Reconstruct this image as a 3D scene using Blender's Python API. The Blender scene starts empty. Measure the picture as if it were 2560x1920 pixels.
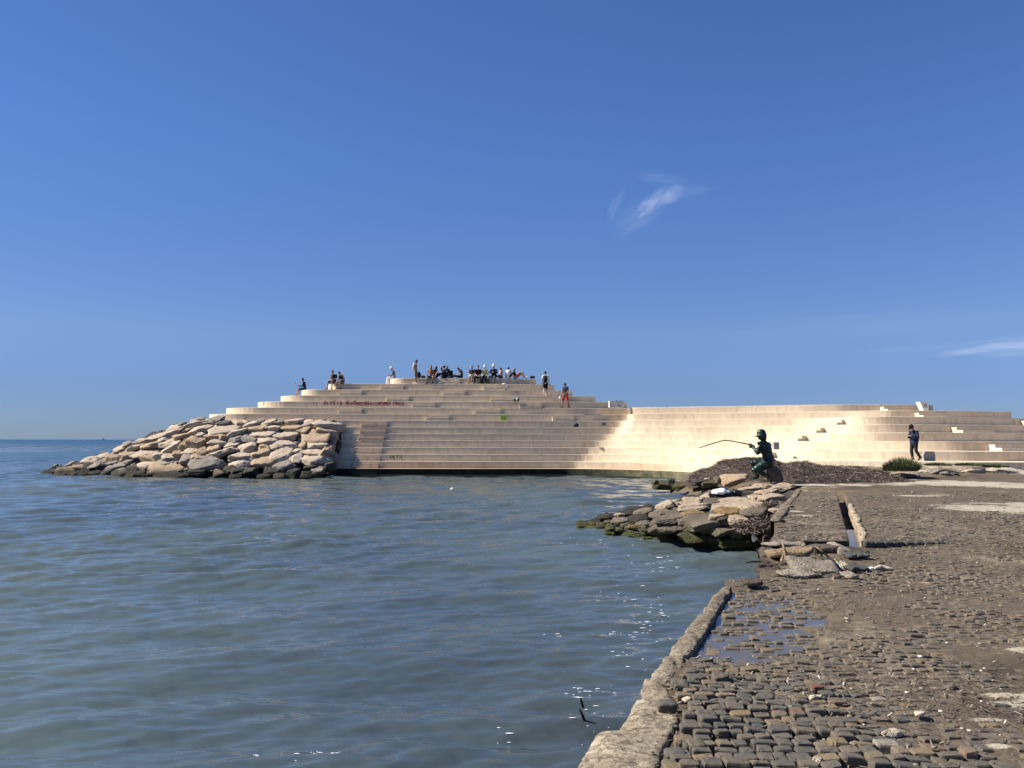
import bpy, bmesh, math, random
import numpy as np
from mathutils import Vector, Matrix, noise as mnoise
R = math.radians
SC = bpy.context.scene
COL = SC.collection
# ------------------------------------------------------------------ camera
EYE = Vector((0, 0, 2.35)); F = 1900.0
PITCH = math.atan(140.5 / F); ROLL = R(0.1)
cam_d = bpy.data.cameras.new('camera'); cam = bpy.data.objects.new('camera', cam_d); COL.objects.link(cam)
cam_d.sensor_width = 36; cam_d.lens = 36 * F / 2560.0; cam_d.clip_start = 0.05; cam_d.clip_end = 60000
CR = Matrix.Rotation(math.pi / 2 + PITCH, 3, 'X') @ Matrix.Rotation(ROLL, 3, 'Z')
cam.matrix_world = Matrix.Translation(EYE) @ CR.to_4x4()
SC.camera = cam
# ------------------------------------------------------------------ world
SUN_EL, SUN_A = R(41), R(5)                 # elevation; angle beyond the left-hand side
sun_dir = Vector((-math.cos(SUN_A) * math.cos(SUN_EL), math.sin(SUN_A) * math.cos(SUN_EL), math.sin(SUN_EL)))
W = bpy.data.worlds.new('World'); SC.world = W; W.use_nodes = True
nt = W.node_tree; nt.nodes.clear()
sky = nt.nodes.new('ShaderNodeTexSky'); sky.sky_type = 'NISHITA'; sky.sun_disc = False
sky.sun_elevation = SUN_EL; sky.sun_rotation = math.atan2(sun_dir.x, sun_dir.y)
sky.altitude = 0; sky.air_density = 1.0; sky.dust_density = 0.0; sky.ozone_density = 10.0
bg = nt.nodes.new('ShaderNodeBackground'); bg.inputs[1].default_value = 0.060
wo = nt.nodes.new('ShaderNodeOutputWorld')
nt.links.new(bg.outputs[0], wo.inputs[0])
sl = bpy.data.lights.new('sun', 'SUN'); sl.energy = 5.0; sl.angle = R(0.53); sl.color = (1.0, 0.945, 0.865)
so = bpy.data.objects.new('sun', sl); COL.objects.link(so)
so.rotation_euler = sun_dir.to_track_quat('Z', 'Y').to_euler(); so.location = (-20, 10, 40)
SC.view_settings.view_transform = 'Standard'; SC.view_settings.look = 'None'
SC.view_settings.exposure = 0.90; SC.view_settings.gamma = 1.0
SC.cycles.max_bounces = 6; SC.cycles.diffuse_bounces = 3; SC.cycles.glossy_bounces = 3
SC.cycles.use_denoising = True

def pix_dir(px, py):
    return CR @ Vector(((px - 1280) / F, -(py - 960) / F, -1.0))
# thin wisps of cirrus, part of the sky itself
def wisp(px, py, ang, sx, sy, seed, scale, amt, thr):
    """a soft ragged streak of cloud around one direction of the sky; returns a socket 0..1"""
    d = pix_dir(px, py).normalized()
    t = Vector((0, 0, 1)).cross(d).normalized() * -1   # to the right
    u = t.cross(d).normalized()
    a = R(ang); ax = (t * math.cos(a) + u * math.sin(a)); ay = (u * math.cos(a) - t * math.sin(a))
    g = nt.nodes.new('ShaderNodeTexCoord')
    def dot(v):
        n = nt.nodes.new('ShaderNodeVectorMath'); n.operation = 'DOT_PRODUCT'
        nt.links.new(g.outputs['Generated'], n.inputs[0]); n.inputs[1].default_value = v; return n.outputs['Value']
    def m(op, a_, b_=None, cl=False):
        n = nt.nodes.new('ShaderNodeMath'); n.operation = op; n.use_clamp = cl
        for i, s in enumerate((a_, b_)):
            if s is None: continue
            if isinstance(s, (int, float)): n.inputs[i].default_value = s
            else: nt.links.new(s, n.inputs[i])
        return n.outputs[0]
    x, y, z = dot(ax), dot(ay), dot(d)
    cv = nt.nodes.new('ShaderNodeCombineXYZ')
    nt.links.new(m('MULTIPLY', x, scale / sx * 0.85), cv.inputs[0]); nt.links.new(m('MULTIPLY', y, scale / sy), cv.inputs[1])
    cv.inputs[2].default_value = seed
    no = nt.nodes.new('ShaderNodeTexNoise'); no.inputs['Scale'].default_value = 1.0
    no.inputs['Detail'].default_value = 6; no.inputs['Roughness'].default_value = 0.55; no.inputs['Distortion'].default_value = 0.5
    nt.links.new(cv.outputs[0], no.inputs['Vector'])
    e = m('ADD', m('POWER', m('ABSOLUTE', m('DIVIDE', x, sx)), 2), m('POWER', m('ABSOLUTE', m('DIVIDE', y, sy)), 2))
    env = m('SUBTRACT', 1.0, m('POWER', e, 0.5), True)
    v = m('MULTIPLY', m('SUBTRACT', m('ADD', no.outputs[0], m('MULTIPLY', env, 0.42)), thr, True), amt, True)
    v = m('MULTIPLY', v, m('MULTIPLY', env, 2.2, True))
    return m('MULTIPLY', v, m('GREATER_THAN', z, 0.5))
cl = None
for w in [(1630, 510, 38, 0.036, 0.014, 3.1, 1.8, 1.25, 0.575), (1670, 488, 20, 0.030, 0.018, 2.2, 1.3, 1.0, 0.57), (1715, 480, 6, 0.045, 0.014, 8.3, 1.4, 0.22, 0.54), (1540, 512, 62, 0.030, 0.009, 7.7, 1.2, 0.30, 0.52), (1660, 448, -14, 0.06, 0.010, 5.5, 1.6, 0.20, 0.50), (1600, 540, 30, 0.05, 0.022, 6.5, 1.6, 0.30, 0.50),
          (2530, 868, 2, 0.085, 0.014, 1.3, 1.3, 1.4, 0.52), (2330, 870, 0, 0.10, 0.006, 4.3, 2.0, 0.22, 0.52), (2180, 810, 0, 0.25, 0.02, 9.3, 2.0, 0.10, 0.50)]:
    s = wisp(*w)
    if cl is None: cl = s
    else:
        n = nt.nodes.new('ShaderNodeMath'); n.operation = 'MAXIMUM'; nt.links.new(cl, n.inputs[0]); nt.links.new(s, n.inputs[1]); cl = n.outputs[0]
mx = nt.nodes.new('ShaderNodeMix'); mx.data_type = 'RGBA'
tint = nt.nodes.new('ShaderNodeMix'); tint.data_type = 'RGBA'; tint.blend_type = 'MULTIPLY'; tint.inputs[0].default_value = 1.0
nt.links.new(sky.outputs[0], tint.inputs[6]); tc = nt.nodes.new('ShaderNodeTexCoord'); sx = nt.nodes.new('ShaderNodeSeparateXYZ'); nt.links.new(tc.outputs['Generated'], sx.inputs[0])
rp = nt.nodes.new('ShaderNodeValToRGB'); nt.links.new(sx.outputs[2], rp.inputs[0]); e = rp.color_ramp.elements
for p_, c_ in ((0.0, (0.37, 0.45, 0.67)), (0.065, (0.53, 0.535, 0.715)), (0.13, (0.83, 0.72, 0.79)), (0.35, (0.86, 0.86, 1.0)), (1.0, (0.82, 0.86, 1.0))):
    x = e.new(p_) if p_ not in (0.0, 1.0) else e[0 if p_ == 0.0 else -1]; x.color = (*c_, 1)
vm = nt.nodes.new('ShaderNodeVectorMath'); vm.operation = 'SCALE'; nt.links.new(rp.outputs[0], vm.inputs[0]); lr = nt.nodes.new('ShaderNodeMapRange'); nt.links.new(sx.outputs[0], lr.inputs[0]); lr.inputs[1].default_value = -0.6; lr.inputs[2].default_value = 0.1; lr.inputs[3].default_value = 1.02; lr.inputs[4].default_value = 1.22
nt.links.new(lr.outputs[0], vm.inputs[3])
nt.links.new(vm.outputs[0], tint.inputs[7])
nt.links.new(cl, mx.inputs[0]); nt.links.new(tint.outputs[2], mx.inputs[6]); mx.inputs[7].default_value = (5.0, 6.0, 8.4, 1)
nt.links.new(mx.outputs[2], bg.inputs[0])

# ------------------------------------------------------------------ helpers
def at(px, py, z):
    """photo pixel -> point on the level z"""
    d = pix_dir(px, py); t = (z - EYE.z) / d.z
    return EYE + d * t
def atD(px, D, z):
    """photo column -> point at distance D on the level z"""
    k = (px - 1280) / F; c = CR.transposed()
    # xc + k*zc = 0
    a = c[0][0] + k * c[2][0]
    b = (c[0][1] + k * c[2][1]) * D + (c[0][2] + k * c[2][2]) * (z - EYE.z)
    return Vector((-b / a, D, z))
def ray(px, py, D):
    d = pix_dir(px, py); return EYE + d * (D / d.y)

def link(o, parent=None):
    COL.objects.link(o)
    if parent is not None: o.parent = parent
    return o
def mesh_obj(name, V, Fc, mat, parent=None, smooth=False, uv=None):
    me = bpy.data.meshes.new(name)
    me.from_pydata([tuple(v) for v in V], [], Fc)
    mats = mat if isinstance(mat, (list, tuple)) else [mat]
    for m_ in mats: me.materials.append(m_)
    if smooth: me.polygons.foreach_set('use_smooth', [True] * len(me.polygons))
    if uv is not None:
        l = me.uv_layers.new(name='UVMap')
        vi = np.empty(len(me.loops), dtype=np.int32); me.loops.foreach_get('vertex_index', vi)
        l.data.foreach_set('uv', np.asarray(uv, dtype=np.float32)[vi].ravel())
    me.update()
    return link(bpy.data.objects.new(name, me), parent)
def np_mesh(name, V, Q, mat, parent=None, smooth=True, attrs=None):
    """fast mesh from numpy arrays: V (n,3), Q (m,k)"""
    me = bpy.data.meshes.new(name); V = np.asarray(V, dtype=np.float32); Q = np.asarray(Q, dtype=np.int32)
    k = Q.shape[1]
    me.vertices.add(len(V)); me.vertices.foreach_set('co', V.ravel())
    me.loops.add(Q.size); me.loops.foreach_set('vertex_index', Q.ravel())
    me.polygons.add(len(Q)); me.polygons.foreach_set('loop_start', np.arange(0, Q.size, k, dtype=np.int32))
    me.update(calc_edges=True)
    me.polygons.foreach_set('use_smooth', np.full(len(Q), smooth))
    mats = mat if isinstance(mat, (list, tuple)) else [mat]
    for m_ in mats: me.materials.append(m_)
    for n_, a_ in (attrs or {}).items():
        at_ = me.attributes.new(n_, 'FLOAT', 'POINT'); at_.data.foreach_set('value', np.asarray(a_, dtype=np.float32))
    me.validate(); me.update()
    return link(bpy.data.objects.new(name, me), parent)
def tag(o, label=None, cat=None, group=None, kind=None):
    if label: o['label'] = label
    if cat: o['category'] = cat
    if group: o['group'] = group
    if kind: o['kind'] = kind
    return o
def empty(name, loc, rz=0.0):
    o = bpy.data.objects.new(name, None); COL.objects.link(o)
    o.location = loc; o.rotation_euler = (0, 0, rz); o.empty_display_size = 0.2
    return o
def grid_q(nr, nc):
    i = np.arange(nr - 1)[:, None] * nc + np.arange(nc - 1)[None, :]
    return np.stack([i, i + 1, i + nc + 1, i + nc], -1).reshape(-1, 4)

def _h(ix, iy, iz, s):
    n = (ix.astype(np.int64) * 374761393 + iy.astype(np.int64) * 668265263 + iz.astype(np.int64) * 2147483647 + s * 974711) & 0xffffffff
    n = ((n ^ (n >> 13)) * 1274126177) & 0xffffffff
    n = ((n ^ (n >> 15)) * 2246822519) & 0xffffffff
    return ((n ^ (n >> 16)) & 0xffff) / 65535.0
def vnoise(x, y, z=None, s=0):
    """smooth value noise, -1..1"""
    if z is None: z = np.zeros_like(x)
    ix, iy, iz = np.floor(x), np.floor(y), np.floor(z)
    fx, fy, fz = x - ix, y - iy, z - iz
    fx, fy, fz = fx * fx * (3 - 2 * fx), fy * fy * (3 - 2 * fy), fz * fz * (3 - 2 * fz)
    r = 0
    for a in (0, 1):
        for b in (0, 1):
            for c in (0, 1):
                r = r + _h(ix + a, iy + b, iz + c, s) * (fx if a else 1 - fx) * (fy if b else 1 - fy) * (fz if c else 1 - fz)
    return r * 2 - 1
def fbm(x, y, z=None, o=4, s=0, g=0.5):
    r, am = 0, 1.0
    for k in range(o):
        r = r + am * vnoise(x * 2 ** k + 17.3 * k, y * 2 ** k - 9.1 * k, None if z is None else z * 2 ** k + 4.7 * k, s + k); am *= g
    return r

# ------------------------------------------------------------------ materials
class NB:
    """small node builder"""
    def __init__(s, name):
        s.m = bpy.data.materials.new(name); s.m.use_nodes = True; s.t = s.m.node_tree
        s.p = s.t.nodes['Principled BSDF']
    def n(s, ty, **k):
        n = s.t.nodes.new(ty)
        for a, v in k.items(): setattr(n, a, v)
        return n
    def set(s, sock, v):
        if hasattr(v, 'is_output'): s.t.links.new(v, sock)
        elif isinstance(v, (tuple, list)) and len(v) == 3 and sock.type == 'RGBA': sock.default_value = (*v, 1)
        else: sock.default_value = v
    def co(s, k='Object'): return s.n('ShaderNodeTexCoord').outputs[k]
    def pos(s): return s.n('ShaderNodeNewGeometry').outputs['Position']
    def mapping(s, v, sc=(1, 1, 1), rot=(0, 0, 0), loc=(0, 0, 0)):
        n = s.n('ShaderNodeMapping'); s.set(n.inputs[0], v); n.inputs[1].default_value = loc
        n.inputs[2].default_value = rot; n.inputs[3].default_value = sc; return n.outputs[0]
    def noise(s, v, sc, det=4, ro=0.55, dist=0.0, col=False):
        n = s.n('ShaderNodeTexNoise'); s.set(n.inputs['Vector'], v); n.inputs['Scale'].default_value = sc
        n.inputs['Detail'].default_value = det; n.inputs['Roughness'].default_value = ro; n.inputs['Distortion'].default_value = dist
        return n.outputs[1 if col else 0]
    def ramp(s, f, stops):
        n = s.n('ShaderNodeValToRGB'); s.set(n.inputs[0], f); e = n.color_ramp.elements
        while len(e) < len(stops): e.new(0.5)
        for i, (p, c) in enumerate(stops): e[i].position = p; e[i].color = (*c, 1) if len(c) == 3 else c
        return n.outputs[0]
    def rr(s, f, a, b, c=0.0, d=1.0):
        n = s.n('ShaderNodeMapRange'); s.set(n.inputs[0], f)
        for i, v in enumerate((a, b, c, d)): n.inputs[i + 1].default_value = v
        return n.outputs[0]
    def mix(s, f, a, b, bt='MIX'):
        n = s.n('ShaderNodeMix', data_type='RGBA', blend_type=bt); s.set(n.inputs[0], f); s.set(n.inputs[6], a); s.set(n.inputs[7], b)
        return n.outputs[2]
    def math(s, op, a, b=0.0, cl=False):
        n = s.n('ShaderNodeMath', operation=op, use_clamp=cl); s.set(n.inputs[0], a); s.set(n.inputs[1], b); return n.outputs[0]
    def vmath(s, op, a, b):
        n = s.n('ShaderNodeVectorMath', operation=op); s.set(n.inputs[0], a); s.set(n.inputs[1], b); return n.outputs[0]
    def bump(s, h, st=0.5, di=0.02, nrm=None):
        n = s.n('ShaderNodeBump'); s.set(n.inputs['Height'], h); n.inputs['Strength'].default_value = st; n.inputs['Distance'].default_value = di
        if nrm is not None: s.set(n.inputs['Normal'], nrm)
        return n.outputs[0]
    def attr(s, nm): return s.n('ShaderNodeAttribute', attribute_name=nm).outputs['Fac']
    def sep(s, v):
        n = s.n('ShaderNodeSeparateXYZ'); s.set(n.inputs[0], v); return n.outputs
    def out(s, col, rough=0.8, normal=None, spec=0.3, metal=0.0):
        s.set(s.p.inputs['Base Color'], col); s.set(s.p.inputs['Roughness'], rough); s.set(s.p.inputs['Specular IOR Level'], spec)
        s.set(s.p.inputs['Metallic'], metal)
        if normal is not None: s.set(s.p.inputs['Normal'], normal)
        return s.m
MATS = {}
def plain(name, col, rough=0.8, var=0.12, sc=12.0, metal=0.0, spec=0.3):
    if name in MATS: return MATS[name]
    b = NB(name); v = b.co()
    n = b.noise(v, sc, 3)
    c = b.mix(b.rr(n, 0.3, 0.7), tuple(x * (1 - var) for x in col), tuple(min(1, x * (1 + var)) for x in col))
    MATS[name] = b.out(c, rough, b.bump(n, 0.25, 0.01), spec, metal); return MATS[name]

def concrete_mat(name, base, algae=False):
    b = NB(name); uv = b.n('ShaderNodeUVMap').outputs[0]; P = b.pos()
    su = b.sep(uv); u, vz = su[0], su[1]
    lev = b.math('FLOOR', b.math('MULTIPLY', vz, 1 / 0.45))
    # panels of uneven length, one tone each
    un = b.math('ADD', b.math('MULTIPLY', u, 1 / 1.55), b.math('MULTIPLY', lev, 0.37))
    cell = b.math('FLOOR', un); fr = b.math('FRACT', un)
    cv = b.n('ShaderNodeCombineXYZ'); b.set(cv.inputs[0], cell); b.set(cv.inputs[1], lev)
    wn = b.n('ShaderNodeTexWhiteNoise', noise_dimensions='2D'); b.set(wn.inputs['Vector'], cv.outputs[0])
    tone = wn.outputs['Value']
    col = b.mix(tone, tuple(x * 0.93 for x in base), (base[0] * 1.04, base[1] * 1.035, base[2] * 1.02))
    # pinkish and yellowish drifts
    col = b.mix(b.math('MULTIPLY', b.rr(b.noise(P, 0.35, 3), 0.45, 0.7), 0.30), col, (base[0] * 0.95, base[1] * 0.87, base[2] * 0.82))
    # vertical run marks
    cs = b.n('ShaderNodeCombineXYZ'); b.set(cs.inputs[0], b.math('MULTIPLY', u, 3.2)); b.set(cs.inputs[1], b.math('MULTIPLY', vz, 0.5)); b.set(cs.inputs[2], lev)
    streak = b.noise(cs.outputs[0], 1.0, 5, 0.65)
    col = b.mix(b.math('MULTIPLY', b.rr(streak, 0.46, 0.68), 0.50), col, (base[0] * 0.55, base[1] * 0.55, base[2] * 0.50))
    # rectangular damp patches, brownish
    un2 = b.math('ADD', b.math('MULTIPLY', u, 1 / 1.1), b.math('MULTIPLY', lev, 0.71))
    cv2 = b.n('ShaderNodeCombineXYZ'); b.set(cv2.inputs[0], b.math('FLOOR', un2)); b.set(cv2.inputs[1], b.math('ADD', lev, 31.0))
    wn2 = b.n('ShaderNodeTexWhiteNoise', noise_dimensions='2D'); b.set(wn2.inputs['Vector'], cv2.outputs[0])
    edge = b.noise(cs.outputs[0], 1.4, 3)
    damp = b.math('MULTIPLY', b.math('GREATER_THAN', b.math('ADD', wn2.outputs['Value'], b.math('MULTIPLY', b.math('SUBTRACT', edge, 0.5), 0.5)), 0.90), 0.26)
    damp = b.math('MULTIPLY', damp, b.rr(vz, 3.9, 2.4))
    col = b.mix(damp, col, (base[0] * 0.55, base[1] * 0.44, base[2] * 0.34))
    # fine joint between panels
    j = b.math('LESS_THAN', fr, 0.012)
    col = b.mix(b.math('MULTIPLY', j, 0.45), col, (base[0] * 0.35, base[1] * 0.32, base[2] * 0.3))
    col = b.mix(b.math('MULTIPLY', b.rr(b.noise(P, 26, 4), 0.35, 0.8), 0.28), col, (base[0] * 0.6, base[1] * 0.58, base[2] * 0.55))
    # rusty / ochre tint low down near the sea
    low = b.math('MULTIPLY', b.rr(vz, 1.05, 0.5), b.rr(b.noise(P, 0.5, 3), 0.35, 0.6))
    col = b.mix(b.math('MULTIPLY', low, 0.45), col, (0.40, 0.22, 0.10))
    if algae:
        n = b.noise(P, 2.2, 5, 0.65)
        xs = b.sep(P)[0]
        g = b.mix(b.rr(n, 0.35, 0.7), (0.006, 0.008, 0.005), (0.028, 0.032, 0.018))
        g2 = b.mix(b.rr(n, 0.35, 0.7), (0.06, 0.06, 0.03), (0.24, 0.21, 0.12))
        g = b.mix(b.rr(xs, 3.0, 9.5), g, g2)
        top = b.rr(b.sep(P)[2], 0.515, 0.525)
        col = b.mix(top, g, col)
    f = b.noise(P, 18, 5)
    return b.out(col, 0.85, b.bump(f, 0.25, 0.01), 0.25)
CONC = (0.70, 0.582, 0.425)
M_conc = concrete_mat('pale_concrete', CONC)
M_stair = concrete_mat('stained_concrete', (0.67, 0.525, 0.37))
M_base = concrete_mat('algae_concrete', CONC, True)
# ------------------------------------------------------------------ the stepped concrete seawall
def zl(i): return 2.33 + 0.45 * (i - 4)
CEN = [48.9, 49.5, 50.0, 50.4, 50.8, 51.1, 51.4, 51.7, 52.1, 52.6, 53.0, 53.5, 54.0, 54.5, 55.0]
RW = {
 0: [(1250, 49.10), (1360, 49.32), (1440, 49.24), (1582, 47.55), (1720, 44.4), (1870, 40.2), (2000, 36.6), (2200, 34.0), (2350, 32.8), (2700, 32.3)],
 1: [(1266, 49.70), (1376, 49.92), (1456, 49.84), (1582, 48.05), (1720, 45.1), (1870, 40.9), (2000, 37.2), (2200, 34.6), (2350, 33.4), (2700, 32.9)],
 2: [(1282, 50.20), (1392, 50.42), (1472, 50.34), (1582, 48.65), (1720, 45.7), (1870, 41.6), (2000, 37.8), (2200, 35.2), (2350, 34.0), (2480, 33.5), (2700, 33.7)],
 3: [(1298, 50.60), (1408, 50.82), (1488, 50.74), (1582, 49.15), (1720, 46.3), (1870, 42.8), (2000, 39.2), (2200, 36.6), (2350, 35.5), (2450, 35.2), (2550, 35.2), (2700, 36)],
 4: [(1314, 51.00), (1424, 51.22), (1504, 51.14), (1582, 49.65), (1720, 47.0), (1870, 44.2), (2000, 41.0), (2200, 38.2), (2350, 37.0), (2450, 36.9), (2550, 37.3), (2700, 38.5)],
 5: [(1330, 51.30), (1440, 51.52), (1520, 51.44), (1582, 50.05), (1720, 47.7), (1870, 45.3), (2000, 42.6), (2130, 40.3), (2220, 39.4), (2320, 39.1), (2450, 39.4), (2550, 39.9), (2700, 41)],
 6: [(1346, 51.60), (1456, 51.82), (1536, 51.74), (1582, 50.45), (1720, 48.3), (1870, 46.3), (2000, 44.2), (2090, 42.3), (2160, 41.1), (2250, 40.6), (2350, 40.8), (2550, 42.2), (2700, 43.6)],
 7: [(1362, 51.90), (1472, 52.12), (1552, 52.04), (1582, 50.85), (1720, 49.0), (1870, 47.2), (2000, 45.6), (2060, 44.4), (2110, 43.0), (2170, 42.1), (2250, 41.8), (2350, 42.2), (2550, 44.4), (2700, 46.5)],
 8: [(1378, 52.30), (1488, 52.52), (1568, 52.44), (1582, 51.25), (1720, 49.8), (1870, 48.2), (2000, 46.9), (2100, 45.8), (2180, 44.9), (2240, 44.5), (2320, 44.6), (2420, 45.2), (2529, 46.2)],
 9: [(1394, 52.80), (1504, 53.02), (1584, 52.94), (1582, 51.75), (1720, 50.3), (1870, 48.9), (2000, 47.6), (2060, 47.1), (2120, 46.8), (2220, 46.8), (2319, 47.3)],
}
LEFT = {6: (455, 565), 7: (480, 590), 8: (512, 622), 9: (555, 664), 10: (636, 722), 11: (698, 768), 12: (755, 802), 13: (824, 862), 14: (978, 1014)}
RIGHT = {10: 1567, 11: 1490, 12: 1431, 13: 1386, 14: 1341}
def catmull(pts, step=0.22):
    P = [Vector((p[0], p[1], 0)) for p in pts]; P = [P[0] * 2 - P[1]] + P + [P[-1] * 2 - P[-2]]
    out = []
    for k in range(1, len(P) - 2):
        p0, p1, p2, p3 = P[k - 1:k + 3]; n = max(2, int((p2 - p1).length / step))
        for j in range(n):
            t = j / n
            out.append(0.5 * ((2 * p1) + (p2 - p0) * t + (2 * p0 - 5 * p1 + 4 * p2 - p3) * t * t + (3 * p1 - p0 - 3 * p2 + p3) * t ** 3))
    out.append(P[-2]); return out
FRONT = {}
def front(i):
    z = zl(i); D = CEN[i]; pts = []
    if i in LEFT:
        a, b = LEFT[i]; L = atD(a, D + 1.5, z); S = atD(b, D, z); rx = S.x - L.x; ry = min(rx, 3.0) * 0.9
        arc = [(S.x - rx * math.sin(t), D + ry * (1 - math.cos(t))) for t in np.linspace(math.pi / 2, 0, 14)[:-1]]
        pts = [(arc[0][0], arc[0][1] + 3), (arc[0][0], arc[0][1] + 1.0)] + arc
        pts += [(S.x, D)]
        x0 = S.x
    else:
        x0 = -11.35 - 0.02 * i; pts = [(x0, D + 6), (x0, D)]
    left = [Vector((p[0], p[1], 0)) for p in pts]
    run = []
    stops = [px for px in (640, 760, 900, 1000, 1150) if atD(px, D, z).x > x0 + 1.0]
    mid = [(x0, D)] + [(atD(px, D, z).x, D) for px in stops]
    if i in RW:
        mid += [tuple(atD(px, d, z)[:2]) for px, d in RW[i]]
        if i in (8, 9):
            e = mid[-1]; tail = [Vector((e[0] + 0.15, e[1] + 5, 0))]
        else: tail = []
    else:
        e = RIGHT[i]
        mid = [m_ for m_ in mid if m_[0] < atD(e - 150, D, z).x - 0.3]
        for dp, dd in ((150, 0.0), (80, 0.15), (35, 0.45), (0, 0.95)): mid.append(tuple(atD(e - dp, D + dd, z)[:2]))
        tail = [Vector((mid[-1][0] + 0.1, mid[-1][1] + 4, 0))]
    c = catmull(mid)
    return left[:-1] + c + tail
def tier(i, root, name='tier'):
    pts = front(i); FRONT[i] = pts
    z1 = zl(i); z0 = (zl(i - 1) - 0.06) if i > 0 else -1.2
    n = len(pts); nr = []
    for k in range(n):
        t = (pts[min(k + 1, n - 1)] - pts[max(k - 1, 0)]).normalized(); nr.append(Vector((-t.y, t.x, 0)))
    s = [0.0]
    for k in range(1, n): s.append(s[-1] + (pts[k] - pts[k - 1]).length)
    V, U, Fc = [], [], []
    prof = [(0, z0), (0, z1 - 0.022), (0.007, z1 - 0.007), (0.022, z1)]
    rng = random.Random(i)
    for k in range(n):
        wob = 0.006 * math.sin(s[k] * 1.3 + i) + 0.004 * math.sin(s[k] * 4.1 + 2 * i)
        for o, z in prof:
            p = pts[k] + nr[k] * (o + (wob if o == 0 else wob)); V.append((p.x, p.y, z)); U.append((s[k] + i * 3.3, z))
    m = len(prof)
    for k in range(n - 1):
        for j in range(m - 1): Fc.append((k * m + j, (k + 1) * m + j, (k + 1) * m + j + 1, k * m + j + 1))
    back = max(61.0, pts[0].y + 1, pts[-1].y + 1)
    xr = pts[-1].x + 0.0
    for p in ((xr, back), (pts[0].x, back)): V.append((p[0], p[1], z1)); U.append((p[0], z1))
    Fc.append(tuple(k * m + m - 1 for k in range(n)) + (n * m, n * m + 1))
    # back and sides
    for p in ((xr, back), (pts[0].x, back)): V.append((p[0], p[1], z0)); U.append((p[0], z0))
    Fc.append((n * m, n * m + 2, n * m + 3, n * m + 1))
    Fc.append(((n - 1) * m + m - 1, (n - 1) * m, n * m + 2, n * m)); Fc.append((n * m + 1, n * m + 3, 0, m - 1))
    o = mesh_obj(name, V, Fc, M_base if i == 0 else M_conc, root, uv=U)
    return o
wall = empty('stepped_seawall', (0, 50, 0)); wall.location = (0, 0, 0)
tag(wall, 'long pale concrete stepped seawall curving round the bay under a clear sky', 'seawall')
for i in range(15): tier(i, wall)
# small ledge just above the water
def nearest(i, x):
    """point and inward normal on the nosing of level i at world x (front part)"""
    pts = FRONT[i]; best = None
    for k in range(len(pts) - 1):
        a, b = pts[k], pts[k + 1]
        if (a.x - x) * (b.x - x) <= 0 and abs(b.x - a.x) > 1e-6 and a.y < 58:
            t = (x - a.x) / (b.x - a.x); p = a.lerp(b, t); tt = (b - a).normalized()
            if best is None or p.y < best[0].y: best = (p, Vector((-tt.y, tt.x, 0)), tt)
    return best
V, U, Fc = [], [], []
prev = [(p - Vector((-(FRONT[0][min(k + 1, len(FRONT[0]) - 1)] - FRONT[0][max(0, k - 1)]).normalized().y, (FRONT[0][min(k + 1, len(FRONT[0]) - 1)] - FRONT[0][max(0, k - 1)]).normalized().x, 0)) * 0.32) for k, p in enumerate(FRONT[0])]
prev = [p for p in prev if p.y < 50 and p.x < 9.5]
for k, p in enumerate(prev):
    for (dy, z) in ((0, -0.6), (0, 0.105), (0.03, 0.125), (0.4, 0.125)): V.append((p.x, p.y + dy, z)); U.append((p.x, z))
for k in range(len(prev) - 1):
    for j in range(3): Fc.append((k * 4 + j, k * 4 + 4 + j, k * 4 + 5 + j, k * 4 + 1 + j))
mesh_obj('base_ledge', V, Fc, plain('wet_algae', (0.018, 0.022, 0.012), 0.5, 0.4, 3), wall, uv=U)

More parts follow.
